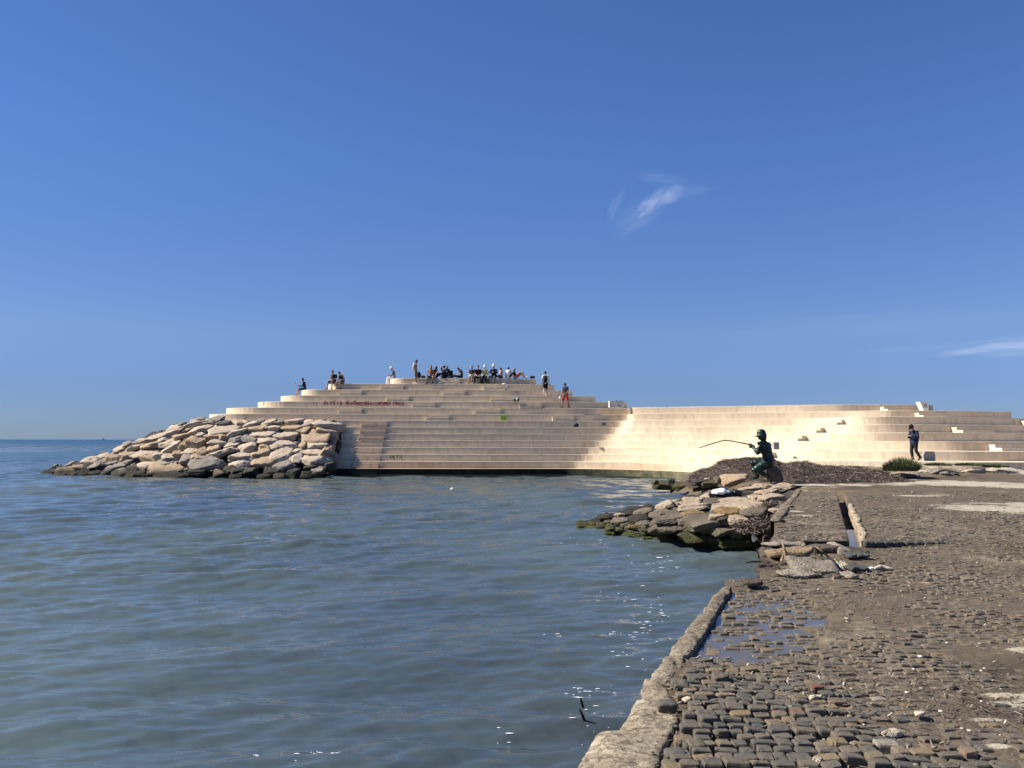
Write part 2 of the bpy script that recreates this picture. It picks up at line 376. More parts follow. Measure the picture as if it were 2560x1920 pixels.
def flight(i, px0, px1, steps=2, depth=None, name='stair_flight', mat=None):
    """small steps laid on the tread in front of riser i between two photo columns"""
    z0 = zl(i - 1); z1 = zl(i); D = nearest(i, atD((px0 + px1) / 2, CEN[min(i, 14)], z1).x)
    # refine with the real distance
    xa = xb = None
    Di = lambda px: float(np.interp(px, [900, 1150] + [q[0] for q in RW[i]], [CEN[i], CEN[i]] + [q[1] for q in RW[i]])) if i in RW else CEN[i]
    xa, xb = atD(px0, Di(px0), z1).x, atD(px1, Di(px1), z1).x
    for it in range(6):
        Da = (nearest(i, xa) or (Vector((0, Di(px0), 0)),))[0].y if xa is not None else CEN[i]
        Db = (nearest(i, xb) or (Vector((0, Di(px1), 0)),))[0].y if xb is not None else CEN[i]
        xa, xb = atD(px0, Da, z1).x, atD(px1, Db, z1).x
    A, B = nearest(i, xa), nearest(i, xb)
    if A is None or B is None: return
    n = ((A[1] + B[1]) / 2).normalized(); t = Vector((n.y, -n.x, 0))
    w = (B[0] - A[0]).dot(t); base = A[0]
    mid = nearest(i - 1, (xa + xb) / 2); me_ = nearest(i, (xa + xb) / 2)
    gap = abs((me_[0] - mid[0]).dot(n)) if mid else 0.5
    dd = depth or min(0.36, max(0.16, gap * 0.42))
    V, U, Fc = [], [], []
    h = (z1 - z0) / (steps + 1)
    for k in range(steps):
        a = base - n * dd * (steps - k); b2 = base + n * 0.25
        zt = z0 + h * (k + 1)
        o = len(V)
        for q in (a, a + t * w, b2 + t * w, b2):
            V.append((q.x, q.y, z0 - 0.03)); U.append(((q - base).dot(t) + i * 7.7, z0))
        for q in (a, a + t * w, b2 + t * w, b2):
            V.append((q.x, q.y, zt - 0.001)); U.append(((q - base).dot(t) + i * 7.7, zt))
        Fc += [(o, o + 1, o + 5, o + 4), (o + 1, o + 2, o + 6, o + 5), (o + 2, o + 3, o + 7, o + 6), (o + 3, o, o + 4, o + 7), (o + 4, o + 5, o + 6, o + 7)]
        if k:   # keep overlapping side walls apart by a couple of millimetres
            for q in range(o, o + 8):
                s_ = 0.003 * k * (1 if (q - o) % 4 in (0, 3) else -1); V[q] = (V[q][0] + t.x * s_, V[q][1] + t.y * s_, V[q][2])
    mesh_obj(name, V, Fc, mat or M_conc, wall, uv=U)
for a in [(14, 1097, 1150), (13, 955, 1009), (13, 1211, 1262), (12, 852, 906), (12, 1109, 1163), (11, 970, 1023), (11, 1229, 1282),
          (10, 1034, 1089), (10, 1300, 1354), (9, 851, 906), (9, 1189, 1251), (8, 1067, 1123), (8, 1380, 1434)]: flight(*a)
for i in range(1, 8): flight(i, 906 - (7 - i) * 3.2, 969 - (7 - i) * 3.6, depth=0.17, mat=M_stair)
for a in [(7, 2056, 2110), (6, 2009, 2060), (5, 1962, 2015), (3, 1868, 1935), (9, 2199, 2245), (8, 2285, 2342), (7, 2549, 2620), (6, 2376, 2452), (4, 2470, 2560)]:
    flight(*a, depth=0.40)
# two algae covered steps below the long stair
V, Fc = [], []
for k, (z, dd) in enumerate(((0.27, 0.22), (0.40, 0.11))):
    o = len(V); xa, xb = -10.15, -8.6
    for zz in (-0.2, z):
        for q in ((xa + .004 * k, 48.87 - dd), (xb - .004 * k, 48.87 - dd), (xb - .004 * k, 49.0), (xa + .004 * k, 49.0)): V.append((q[0], q[1], zz))
    Fc += [(o, o + 1, o + 5, o + 4), (o + 1, o + 2, o + 6, o + 5), (o + 3, o, o + 4, o + 7), (o + 4, o + 5, o + 6, o + 7)]
mesh_obj('stair_flight', V, Fc, MATS['wet_algae'], wall)

# ------------------------------------------------------------------ sea
rng = np.random.default_rng(7)
def wave_field(X, Y, cell):
    rng = np.random.default_rng(7)
    Z = np.zeros_like(X); N = 190
    lam = np.exp(rng.uniform(math.log(0.19), math.log(5.0), N))
    ang = rng.normal(R(-82), R(23), N)              # crests lie roughly across the view
    ph = rng.uniform(0, 2 * math.pi, N)
    for l, a, p in zip(lam, ang, ph):
        k = 2 * math.pi / l
        amp = 0.0037 * (l ** 0.80) * (1.0 if l < 1.8 else (1.8 / l) ** 0.6)
        att = np.clip((l / cell - 2.2) / 2.5, 0, 1)
        warp = 0.35 * l * vnoise(X / (l * 5), Y / (l * 5), s=int(l * 1000) % 97)
        th = k * (X * math.cos(a) + Y * math.sin(a) + warp) + p
        Z += att * amp * (np.sin(th) + 0.30 * np.sin(2 * th + 1.57))
    patch = 1.0 + 0.35 * vnoise(X / 6, Y / 9, s=5)
    return Z * patch
ncol, nrow = 760, 1080
th = np.linspace(R(-52), R(44), ncol)
r = np.exp(np.linspace(math.log(2.4), math.log(150), nrow))
RR, TT = np.meshgrid(r, th, indexing='ij')
X, Y = RR * np.sin(TT), RR * np.cos(TT)
cell = np.maximum(RR * (math.log(150 / 2.4) / nrow), RR * (R(96) / ncol))
Z = wave_field(X, Y, cell)
Z *= np.clip((150 - RR) / 60, 0, 1)
V = np.stack([X, Y, Z], -1).reshape(-1, 3)
Q = grid_q(nrow, ncol)
# the far sea out to the horizon, and the sides and back, joined to the same sheet
nr2 = 70; r2 = np.exp(np.linspace(math.log(150), math.log(30000), nr2)); R2, T2 = np.meshgrid(r2, th, indexing='ij')
V2 = np.stack([R2 * np.sin(T2), R2 * np.cos(T2), 0 * R2], -1).reshape(-1, 3)
Q2 = grid_q(nr2, ncol) + len(V)
o = len(V) + len(V2)
th3 = np.linspace(R(44), R(308), 90); r3 = np.exp(np.linspace(math.log(2.4), math.log(30000), 60)); R3, T3 = np.meshgrid(r3, th3, indexing='ij')
V3 = np.stack([R3 * np.sin(T3), R3 * np.cos(T3), 0 * R3 - 0.01], -1).reshape(-1, 3)
Q3 = grid_q(60, 90) + o
V = np.concatenate([V, V2, V3]); Q = np.concatenate([Q, Q2, Q3])[:, ::-1]
b = NB('sea_water'); P = b.pos()
big = b.noise(b.mapping(P, (0.10, 0.05, 1)), 1.0, 3)
col = b.mix(b.rr(big, 0.35, 0.65), (0.046, 0.066, 0.076), (0.084, 0.108, 0.098))
dist = b.sep(P)
xr = b.rr(dist[0], -3.5, 1.5); yn = b.rr(dist[1], 16.0, 6.0)
weed = b.math('MULTIPLY', b.math('MULTIPLY', xr, yn), b.rr(b.noise(P, 0.45, 3), 0.3, 0.65))
col = b.mix(b.math('MULTIPLY', weed, 0.6), col, (0.022, 0.021, 0.028))
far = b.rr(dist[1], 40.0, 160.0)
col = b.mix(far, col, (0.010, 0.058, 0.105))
h1 = b.noise(b.mapping(P, (0.55, 1.6, 1), (0, 0, R(8))), 1.7, 5, 0.6, 0.3)
h2 = b.noise(b.mapping(P, (1.0, 2.3, 1), (0, 0, R(-10))), 5.5, 3, 0.6, 0.4)
hf = b.noise(b.mapping(P, (0.10, 0.25, 1)), 1.0, 6, 0.7)
rg1 = b.noise(b.mapping(P, (0.45, 1.5, 1), (0, 0, R(-12))), 1.5, 3, 0.5, 0.5)
rg1 = b.math('SUBTRACT', 1.0, b.math('MULTIPLY', b.math('ABSOLUTE', b.math('SUBTRACT', rg1, 0.5)), 2.0))
rg1 = b.math('POWER', rg1, 3.0)
bm = b.bump(h1, 0.18, 0.05)
bm = b.bump(rg1, 0.22, 0.04, bm)
bm = b.bump(h2, 0.16, 0.014, bm)
nfar = b.n('ShaderNodeBump'); b.set(nfar.inputs['Height'], hf); b.set(nfar.inputs['Strength'], b.rr(dist[1], 45.0, 160.0)); nfar.inputs['Distance'].default_value = 2.2; b.set(nfar.inputs['Normal'], bm)
b.p.inputs['IOR'].default_value = 1.36
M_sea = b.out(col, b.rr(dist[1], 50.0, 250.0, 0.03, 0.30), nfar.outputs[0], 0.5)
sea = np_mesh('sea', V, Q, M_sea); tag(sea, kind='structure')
# ------------------------------------------------------------------ rocks
def rock_mat(name, ca, cb, cc, wet=0.42, moss=0.0):
    b = NB(name); P = b.pos(); O = b.co()
    n1 = b.noise(P, 1.7, 5, 0.6); n2 = b.noise(P, 9.0, 5, 0.65); n3 = b.noise(P, 38, 4, 0.6)
    c = b.mix(b.rr(n1, 0.36, 0.64), ca, cb)
    c = b.mix(b.math('MULTIPLY', b.rr(n2, 0.5, 0.75), 0.6), c, cc)
    c = b.mix(b.math('MULTIPLY', b.rr(n3, 0.5, 0.8), 0.4), c, tuple(x * 0.45 for x in ca))
    z = b.sep(P)[2]
    w = b.rr(b.math('ADD', z, b.math('MULTIPLY', b.math('SUBTRACT', n1, 0.5), 0.7)), wet + 0.22, wet - 0.12)
    wetc = b.mix(b.rr(n2, 0.35, 0.65), (0.012, 0.011, 0.008), (0.045, 0.038, 0.024))
    c = b.mix(b.math('MULTIPLY', w, 0.9), c, wetc)
    if moss:
        g = b.math('MULTIPLY', b.rr(b.math('ADD', z, b.math('MULTIPLY', b.math('SUBTRACT', n2, 0.5), 0.3)), 0.42, 0.05), moss)
        c = b.mix(g, c, b.mix(b.rr(n3, 0.4, 0.6), (0.022, 0.030, 0.008), (0.075, 0.075, 0.022)))
    bm = b.bump(n2, 0.9, 0.10); bm = b.bump(n3, 0.8, 0.03, bm)
    return b.out(c, 0.9, bm, 0.2)
RM = {
 'pale': rock_mat('pale_limestone', (0.45, 0.355, 0.26), (0.55, 0.45, 0.335), (0.30, 0.23, 0.165)),
 'tan': rock_mat('tan_limestone', (0.38, 0.265, 0.165), (0.46, 0.345, 0.225), (0.25, 0.17, 0.11)),
 'grey': rock_mat('grey_limestone', (0.22, 0.19, 0.155), (0.32, 0.275, 0.215), (0.14, 0.12, 0.095)),
 'dark': rock_mat('dark_rock', (0.045, 0.04, 0.032), (0.085, 0.075, 0.058), (0.03, 0.028, 0.022)),
 'npale': rock_mat('sand_coloured_limestone', (0.33, 0.25, 0.17), (0.46, 0.37, 0.26), (0.20, 0.145, 0.09), 0.12, 0.9),
 'ngrey': rock_mat('weathered_grey_rock', (0.11, 0.09, 0.064), (0.20, 0.162, 0.115), (0.06, 0.05, 0.035), 0.10, 0.9),
 'ochre': rock_mat('ochre_stained_rock', (0.20, 0.125, 0.05), (0.30, 0.20, 0.09), (0.10, 0.065, 0.03), 0.12, 0.7),
 'moss': rock_mat('mossy_rock', (0.06, 0.055, 0.03), (0.12, 0.10, 0.055), (0.035, 0.04, 0.015), 0.0, 1.0),
}
WORD = {'pale': 'pale', 'tan': 'tan', 'grey': 'grey', 'dark': 'dark wet', 'npale': 'sandy', 'ngrey': 'dark grey', 'ochre': 'ochre', 'moss': 'mossy'}
_ico = {}
def ico(n):
    if n not in _ico:
        bm = bmesh.new(); bmesh.ops.create_icosphere(bm, subdivisions=n, radius=1.0)
        _ico[n] = (np.array([v.co[:] for v in bm.verts]), np.array([[v.index for v in f.verts] for f in bm.faces])); bm.free()
    return _ico[n]
def rock_shape(axes, seed, sub=4, slab=0.35, rough=0.06):
    g = np.random.default_rng(seed); U, Fc = ico(sub)
    K = 8; nrm = g.normal(size=(K, 3)); nrm /= np.linalg.norm(nrm, axis=1)[:, None]
    d = g.uniform(0.58, 0.93, K)
    ex = np.array([[0, 0, 1], [0, 0, -1], [0.25 * g.normal(), 0.2 * g.normal(), 1], [1, 0.3 * g.normal(), 0.2 * g.normal()], [-1, 0.3 * g.normal(), 0.2 * g.normal()], [0.3 * g.normal(), -1, 0.3 * g.normal()]])
    ex /= np.linalg.norm(ex, axis=1)[:, None]
    nrm = np.concatenate([nrm, ex]); d = np.concatenate([d, [0.72, 0.75, 0.66, 0.86, 0.86, 0.8]])
    dots = U @ nrm.T
    rr_ = d[None, :] / np.maximum(dots, 1e-3)
    k = 75.0                                           # soft minimum: edges slightly worn
    rr_ = np.minimum(rr_, 1.22 + 0 * rr_)
    r_ = -np.log(np.sum(np.exp(-k * np.minimum(rr_, 3)), axis=1)) / k
    s = seed % 991
    r_ = r_ * (1 + 0.06 * fbm(U[:, 0] * 1.6 + s, U[:, 1] * 1.6, U[:, 2] * 1.6, 3, s) + rough * fbm(U[:, 0] * 5 + s, U[:, 1] * 5, U[:, 2] * 6, 4, s + 3, 0.6))
    return U * r_[:, None] * np.array(axes)[None, :], Fc
def rock(name, loc, axes, mat, seed, tilt=(0, 0, 0), sub=4, rough=0.05):
    V, Fc = rock_shape(axes, seed, sub, rough=rough)
    M = np.array((Matrix.Rotation(tilt[2], 3, 'Z') @ Matrix.Rotation(tilt[1], 3, 'Y') @ Matrix.Rotation(tilt[0], 3, 'X')))
    o = np_mesh(name, V @ M.T, Fc, mat, smooth=True); o.location = loc
    return o
ORD = ['first', 'second', 'third', 'fourth', 'fifth', 'sixth', 'seventh', 'eighth', 'ninth', 'tenth', 'eleventh', 'twelfth', 'thirteenth', 'fourteenth', 'fifteenth', 'sixteenth', 'seventeenth', 'eighteenth', 'nineteenth', 'twentieth',
       'twenty-first', 'twenty-second', 'twenty-third', 'twenty-fourth', 'twenty-fifth', 'twenty-sixth', 'twenty-seventh', 'twenty-eighth', 'twenty-ninth', 'thirtieth']
def label_rows(items, rows, fmt, group):
    """items: (obj, u, v, tone, size); u orders within a row, v (0 low..1 high) picks the row"""
    n = len(rows); by = {}
    for it in items: by.setdefault(min(n - 1, max(0, int(it[2] * n))), []).append(it)
    for r_, L in by.items():
        for k, it in enumerate(sorted(L, key=lambda q: q[1])):
            sz = 'large' if it[4] > 1 else 'small' if it[4] < 0 else 'mid-sized'
            tag(it[0], fmt.format(size=sz, tone=WORD[it[3]], nth=ORD[k] if k < 30 else 'last', row=rows[r_]), 'boulder', group)
zoomB = lambda L: [(480 + a / 5.821, 1030 + b / 5.821, w / 5.821, h / 5.821, an, t) for a, b, w, h, an, t in L]
zoomA = lambda L: [(100 + a / 5.53, 1030 + b / 5.53, w / 5.53, h / 5.53, an, t) for a, b, w, h, an, t in L]
MB_ = zoomB([(1960,190,430,140,-5,'pale'),(1960,300,320,150,-20,'tan'),(1750,370,480,150,5,'tan'),(1670,180,190,90,0,'pale'),(1610,265,220,95,0,'tan'),(1450,225,270,95,10,'tan'),(1190,240,240,115,10,'pale'),(1330,340,390,115,-3,'pale'),
 (1480,130,270,90,10,'pale'),(1250,140,130,70,0,'grey'),(1105,150,220,90,20,'pale'),(985,140,120,70,0,'grey'),(930,235,300,110,10,'tan'),(840,175,230,80,15,'pale'),(680,160,110,70,0,'tan'),(460,240,520,115,10,'pale'),(620,300,300,115,15,'pale'),
 (970,320,460,95,5,'pale'),(450,155,200,75,10,'grey'),(320,110,260,75,5,'grey'),(180,140,190,55,0,'pale'),(100,100,150,45,5,'grey'),(40,150,130,80,0,'pale'),(130,240,300,115,12,'pale'),(125,335,140,105,0,'pale'),(300,370,240,115,5,'tan'),
 (450,370,190,110,-20,'tan'),(640,400,220,125,25,'grey'),(830,400,240,105,-10,'grey'),(1090,420,280,135,-5,'pale'),(400,450,280,95,-5,'pale'),(70,430,280,150,-20,'tan'),(580,470,200,65,0,'pale'),(770,520,290,145,15,'pale'),(1050,510,160,100,0,'tan'),
 (1010,600,270,145,5,'tan'),(1360,480,300,135,0,'pale'),(1190,520,150,90,0,'pale'),(1780,490,340,115,0,'pale'),(1750,590,380,115,0,'pale'),(1530,570,140,90,0,'pale'),(1280,640,300,165,0,'pale'),(290,540,210,105,20,'tan'),(130,580,140,115,0,'tan'),
 (400,590,450,115,15,'pale'),(680,640,370,115,5,'pale'),(1750,690,400,170,10,'pale'),(1500,680,180,125,0,'pale'),(1050,740,390,165,8,'tan'),(1350,790,270,170,0,'grey'),(1150,860,210,115,0,'dark'),(650,760,390,115,8,'pale'),(220,770,480,195,15,'grey'),
 (60,660,150,95,-10,'tan'),(130,680,150,80,0,'tan'),(370,900,160,90,0,'tan'),(640,870,170,120,0,'dark'),(800,880,260,125,10,'dark'),(640,940,160,80,0,'dark'),(1040,935,200,75,0,'dark'),(1290,930,190,85,10,'grey'),(1490,880,180,145,0,'dark'),
 (1650,920,220,105,10,'dark'),(1830,870,190,130,10,'grey'),(1730,800,170,80,0,'dark'),(2030,490,110,150,0,'tan'),(1960,570,140,220,0,'tan'),(1985,790,140,160,0,'dark'),(2060,690,110,140,0,'grey'),(2030,370,150,150,0,'tan'),(2130,245,90,140,0,'grey'),
 (2110,480,90,150,0,'dark'),(30,580,100,95,0,'tan'),(900,640,120,110,0,'tan'),(1610,480,110,120,0,'tan'),(540,830,200,110,0,'dark'),(60,880,240,110,0,'dark')])
MA_ = zoomA([(1900,205,270,65,20,'pale'),(2140,155,290,85,15,'pale'),(1955,165,120,50,20,'grey'),(1830,255,340,75,18,'pale'),(1620,330,340,75,18,'pale'),(1720,365,190,90,20,'pale'),(1950,335,210,85,15,'tan'),(1510,375,210,62,15,'tan'),
 (1370,395,200,55,20,'pale'),(1500,465,280,95,18,'tan'),(1770,425,270,85,15,'pale'),(1800,500,280,115,30,'pale'),(1290,485,210,95,25,'pale'),(1175,455,210,62,28,'grey'),(1085,515,180,62,22,'pale'),(1030,560,160,55,25,'pale'),(1210,605,250,135,0,'tan'),
 (1000,625,210,125,0,'tan'),(1480,560,340,70,10,'pale'),(1520,635,260,125,5,'tan'),(1900,575,120,95,0,'tan'),(2060,545,210,95,-10,'pale'),(1800,622,210,75,0,'pale'),(2050,640,290,115,0,'grey'),(1330,655,170,85,25,'dark'),(1450,735,290,95,15,'pale'),
 (1700,695,300,75,8,'grey'),(1760,760,550,120,2,'tan'),(1800,850,480,110,0,'dark'),(1300,785,200,115,-5,'dark'),(1350,855,340,105,0,'dark'),(1130,745,200,125,-5,'grey'),(1110,855,240,95,10,'grey'),(920,825,270,125,15,'grey'),(1010,705,200,75,10,'grey'),
 (860,700,160,75,0,'grey'),(860,605,170,45,25,'pale'),(690,665,210,45,22,'pale'),(760,745,190,85,10,'grey'),(670,745,170,95,0,'dark'),(550,765,200,95,-5,'tan'),(580,705,180,45,10,'dark'),(400,730,115,95,10,'tan'),(365,825,300,110,-5,'tan'),
 (620,845,160,85,0,'dark'),(745,845,170,85,0,'dark'),(205,812,170,75,15,'dark'),(110,830,150,60,0,'dark'),(40,848,90,30,0,'dark'),(480,855,130,60,0,'dark'),(1640,600,120,80,0,'pale'),(1230,690,150,80,0,'grey'),(1980,450,110,110,0,'tan')])
def lerp(xs, ys, x): return float(np.interp(x, xs, ys))
def mound_D(px, py):
    yw = lerp([60, 150, 300, 400, 500, 860], [1186, 1188, 1191, 1193, 1196, 1197], px)
    yr = lerp([60, 110, 181, 277, 385, 490, 600, 860], [1184, 1172, 1154, 1122, 1078, 1046, 1040, 1040], px)
    t = (yw - py) / max(yw - yr, 4)
    Df = 2.35 * F / (yw - (1099 + (px - 200) / 600)) * 1.0
    return Df + min(max(t, -0.05), 1.05) * (51.6 - Df), t
items = []
for k, (px, py, w, h, an, tone) in enumerate(MB_ + MA_):
    D, t = mound_D(px, py); rg = random.Random(k * 7 + 1)
    if px > 815: D += (px - 815) * 0.035                       # the flank that turns back towards the stairs
    p = ray(px, py, D); m = D / F
    ax = (w * m * 0.62, max(h * m * 1.05, w * m * 0.42), h * m * 0.61)
    p.y += ax[1] * 0.35; p.z -= ax[2] * 0.12
    o = rock('boulder', p, ax, RM[tone], 100 + k, (R(24 + rg.uniform(-14, 14)), R(-an * 0.8), R(rg.uniform(-14, 14))), 4, 0.075)
    items.append((o, -px, t, tone, 1 if w * h > 2300 else -1 if w * h < 550 else 0))
label_rows(items, ['waterline', 'second', 'third', 'fourth', 'fifth', 'top'], '{size} {tone} boulder, {nth} from the stairs in the {row} row of the far mound', 'boulders heaped at the end of the stepped seawall')

# rubble core that fills the gaps of the far mound
def core_pts():
    V = []; cols = np.linspace(85, 842, 120); ts = np.linspace(-0.25, 1.1, 26)
    for px in cols:
        for t in ts:
            yw = lerp([60, 150, 300, 400, 500, 860], [1186, 1188, 1191, 1193, 1196, 1197], px)
            yr = lerp([60, 110, 181, 277, 385, 490, 600, 860], [1184, 1172, 1154, 1122, 1078, 1050, 1046, 1046], px)
            py = yw + (yr - yw) * t + 2; D, _ = mound_D(px, yw + (yr - yw) * t)
            p = ray(px, py, D + 0.7); p.z -= 0.35
            V.append(p + Vector((0, 0, 0.14 * mnoise.noise(p * 1.6))))
    return np.array([v[:] for v in V]), 120, 26
V, a, b_ = core_pts(); Q = grid_q(a, b_)
back = V.reshape(a, b_, 3)[:, -1].copy(); bk = back.copy(); bk[:, 1] += 6; bk[:, 2] = -1
V = np.concatenate([V, back, bk]); o_ = a * b_; q2 = np.array([[o_ + i, o_ + i + 1, o_ + a + i + 1, o_ + a + i] for i in range(a - 1)])
core = np_mesh('rubble_core', V, np.concatenate([Q, q2]), RM['grey']); tag(core, 'dark rubble showing in the gaps between the far boulders', 'rubble', kind='stuff')
# small broken stones washed up between the boulders of the far mound
Vs, Fs, off = [], [], 0
rg = random.Random(5)
for k in range(230):
    px = rg.uniform(110, 838); yw = lerp([60, 150, 300, 400, 500, 860], [1186, 1188, 1191, 1193, 1196, 1197], px)
    yr = lerp([60, 110, 181, 277, 385, 490, 600, 860], [1184, 1172, 1154, 1122, 1078, 1048, 1044, 1044], px)
    t = rg.random() ** 1.5; py = yw + (yr - yw) * t; D, _ = mound_D(px, py); p = ray(px, py, D + 0.35); s = rg.uniform(0.10, 0.30)
    v, f = rock_shape((s, s, s * 0.7), 900 + k, 2); Vs.append(v + np.array(p[:])); Fs.append(f + off); off += len(v)
st = np_mesh('rubble_stones', np.concatenate(Vs), np.concatenate(Fs), RM['grey']); tag(st, 'small broken stones wedged between the far boulders', 'rubble', kind='stuff')

# ---- the near spit of rocks left of the promenade and the low rocks behind it
zC = lambda L: [(1440 + a / 6.9125, 1200 + b / 6.9125, w / 6.9125, h / 6.9125, an, t) for a, b, w, h, an, t in L]
zD = lambda L: [(1700 + a / 6.9125, 1200 + b / 6.9125, w / 6.9125, h / 6.9125, an, t) for a, b, w, h, an, t in L]
NEAR = zC([(130,770,250,130,0,'moss'),(545,650,310,200,-8,'dark'),(745,610,190,140,0,'npale'),(920,560,290,75,5,'dark'),(1060,505,200,65,0,'dark'),(830,700,340,170,10,'ngrey'),(1110,660,340,150,5,'dark'),(1150,545,310,95,15,'ngrey'),
 (1430,575,380,125,22,'ngrey'),(1620,560,330,95,12,'ngrey'),(1530,410,290,85,18,'npale'),(1700,375,230,145,10,'npale'),(1950,410,350,120,5,'npale'),(2000,490,520,80,10,'npale'),(1980,580,500,140,5,'ochre'),(1640,650,620,100,8,'ngrey'),
 (1230,770,340,150,5,'ngrey'),(1570,780,660,220,8,'ngrey'),(1000,805,190,95,0,'ochre'),(700,810,420,95,0,'moss'),(620,880,260,80,0,'moss'),(1000,930,380,140,0,'moss'),(300,810,320,85,0,'ochre'),(1330,990,330,90,0,'moss'),(1640,990,360,130,0,'moss')])
NEAR += zD([(520,270,280,100,10,'npale'),(200,340,420,140,5,'npale'),(230,440,520,90,8,'npale'),(620,365,360,120,5,'ngrey'),(850,450,560,130,8,'npale'),(850,545,420,140,5,'ochre'),(960,340,470,125,8,'npale'),(1330,290,280,95,5,'npale'),
 (1320,450,640,230,8,'npale'),(1560,295,420,160,5,'npale'),(1600,400,200,150,-40,'ngrey'),(1500,190,370,105,10,'npale'),(1760,120,440,115,8,'npale'),(1945,115,110,115,0,'ngrey'),(1200,135,370,75,8,'npale'),(1640,75,150,60,0,'ngrey'),
 (400,700,560,210,14,'ngrey'),(760,820,480,190,10,'ngrey'),(180,860,420,190,8,'ngrey'),(620,980,380,150,6,'ngrey'),(700,1120,320,100,0,'moss'),(1150,1100,300,110,0,'moss'),(1340,1050,220,120,0,'ngrey'),(100,1090,300,80,0,'moss'),(420,1080,260,100,0,'moss'),(980,660,360,150,10,'npale'),(640,620,260,110,5,'npale'),(1300,560,460,180,8,'ngrey'),(1400,760,360,170,5,'ngrey'),(380,930,720,200,0,'moss'),(950,1020,620,230,12,'moss'),(250,1020,420,140,0,'moss'),(1430,960,260,140,5,'ochre'),
 (950,1130,320,70,10,'moss'),(1640,520,200,90,0,'npale'),(60,700,260,170,0,'ngrey')])
items = []
YF = ([1440, 1500, 1560, 1650, 1740, 1850, 1900, 1990], [1316, 1324, 1341, 1353, 1361, 1371, 1368, 1368])
YB = ([1440, 1535, 1577, 1650, 1700, 1760, 1790, 1879, 1990], [1305, 1282, 1271, 1264, 1242, 1236, 1230, 1212, 1206])
def near_pos(px, py):
    yf, yb = lerp(*YF, px), lerp(*YB, px); t = (yf - py) / max(8, yf - yb)
    zb = lerp([1440, 1560, 1700, 1850, 1990], [0.10, 0.35, 0.62, 0.80, 0.88], px)
    z = zb * min(1.0, max(0.0, t * 1.7)); z = max(z, 0.0)
    return at(px, py, z), t
for k, (px, py, w, h, an, tone) in enumerate(NEAR):
    p, t = near_pos(px, py); D = p.y; rg = random.Random(k * 5 + 2); m = D / F
    # a slab lying on the slope: its seen height is mostly its top face
    ax = (w * m * 0.58, min(w * m * 0.55, max(h * m * 1.6, w * m * 0.30)), h * m * 0.55)
    p.z -= ax[2] * 0.25
    o = rock('boulder', p, ax, RM[tone], 400 + k, (R(10 + rg.uniform(-5, 5)), R(-an * 0.8), R(rg.uniform(-10, 10))), 5 if w > 45 else 4, 0.05)
    items.append((o, px, t, tone, 1 if w * h > 1400 else -1 if w * h < 350 else 0))
label_rows(items, ['waterline', 'lower', 'upper', 'back'], '{size} {tone} boulder, {nth} from the tip in the {row} row of the near spit', 'boulders of the near rock spit')
V = []; cols = np.linspace(1462, 1998, 110); tt_ = np.linspace(-0.12, 1.0, 40)
for px in cols:
    yf, yb = lerp(*YF, px), lerp(*YB, px)
    for t in tt_:
        py = yf + (yb - yf) * t; zb = lerp([1440, 1560, 1700, 1850, 1990], [0.10, 0.35, 0.62, 0.80, 0.88], px)
        z = zb * min(1.0, max(0.0, t * 1.7)) - 0.16 if t > 0 else -0.5
        p = at(px, py, max(z, -0.45)); z2 = 0.10 * fbm(np.array([p.x * 2.2]), np.array([p.y * 2.2]), o=4, s=61)[0]; V.append((p.x, p.y, p.z + z2))
V = np.array(V); sc_ = np_mesh('rubble_core', V, grid_q(110, 40)[:, ::-1], RM['dark']); tag(sc_, 'dark mossy rubble packed between the boulders of the near spit', 'rubble', kind='stuff')
Vs, Fs, off = [], [], 0; rg = random.Random(15)
for k in range(420):
    px = rg.uniform(1480, 1985); yf, yb = lerp(*YF, px), lerp(*YB, px); t = rg.random() ** 1.3; p, _ = near_pos(px, yf + (yb - yf) * t); s = rg.uniform(0.05, 0.17); p.z -= 0.10
    v, f = rock_shape((s * 1.2, s, s * 0.6), 7000 + k, 2, rough=.08); Vs.append(v + np.array(p[:])); Fs.append(f + off); off += len(v)
st = np_mesh('rubble_stones', np.concatenate(Vs), np.concatenate(Fs), RM['ngrey']); tag(st, 'small dark stones wedged between the boulders of the near spit', 'rubble', kind='stuff')
z6 = lambda L: [(1720 + a / 7.9, 1050 + b / 7.9, w / 7.9, h / 7.9, an, t) for a, b, w, h, an, t in L]
BACK = z6([(150,1260,280,140,0,'moss'),(230,1340,210,140,0,'ochre'),(430,1240,300,130,5,'moss'),(580,1150,140,140,0,'ngrey'),(900,1160,580,200,8,'tan'),(1080,1260,400,130,5,'moss'),(750,1300,320,90,0,'moss'),(400,1410,270,70,0,'moss'),
 (1180,1060,90,90,0,'tan'),(1360,1180,270,110,0,'tan'),(1440,1250,370,70,5,'npale'),(380,1165,110,45,0,'pale'),(40,1290,170,120,0,'ochre'),(560,1360,200,90,0,'moss'),(1330,1330,300,90,8,'npale'),(1150,1340,200,80,10,'npale'),(980,1400,260,80,10,'npale')])
BACK += [(1300 + a / 4.608, 900 + b / 4.608, w / 4.608, h / 4.608, an, t) for a, b, w, h, an, t in
 [(1640,1430,260,90,0,'moss'),(1740,1385,80,65,0,'dark'),(1800,1440,210,95,0,'moss'),(1910,1440,310,95,0,'moss'),(2000,1450,160,70,0,'ochre'),(2150,1475,230,95,0,'moss'),(1560,1400,90,60,0,'moss'),(2060,1400,200,60,0,'dark')]]
items = []
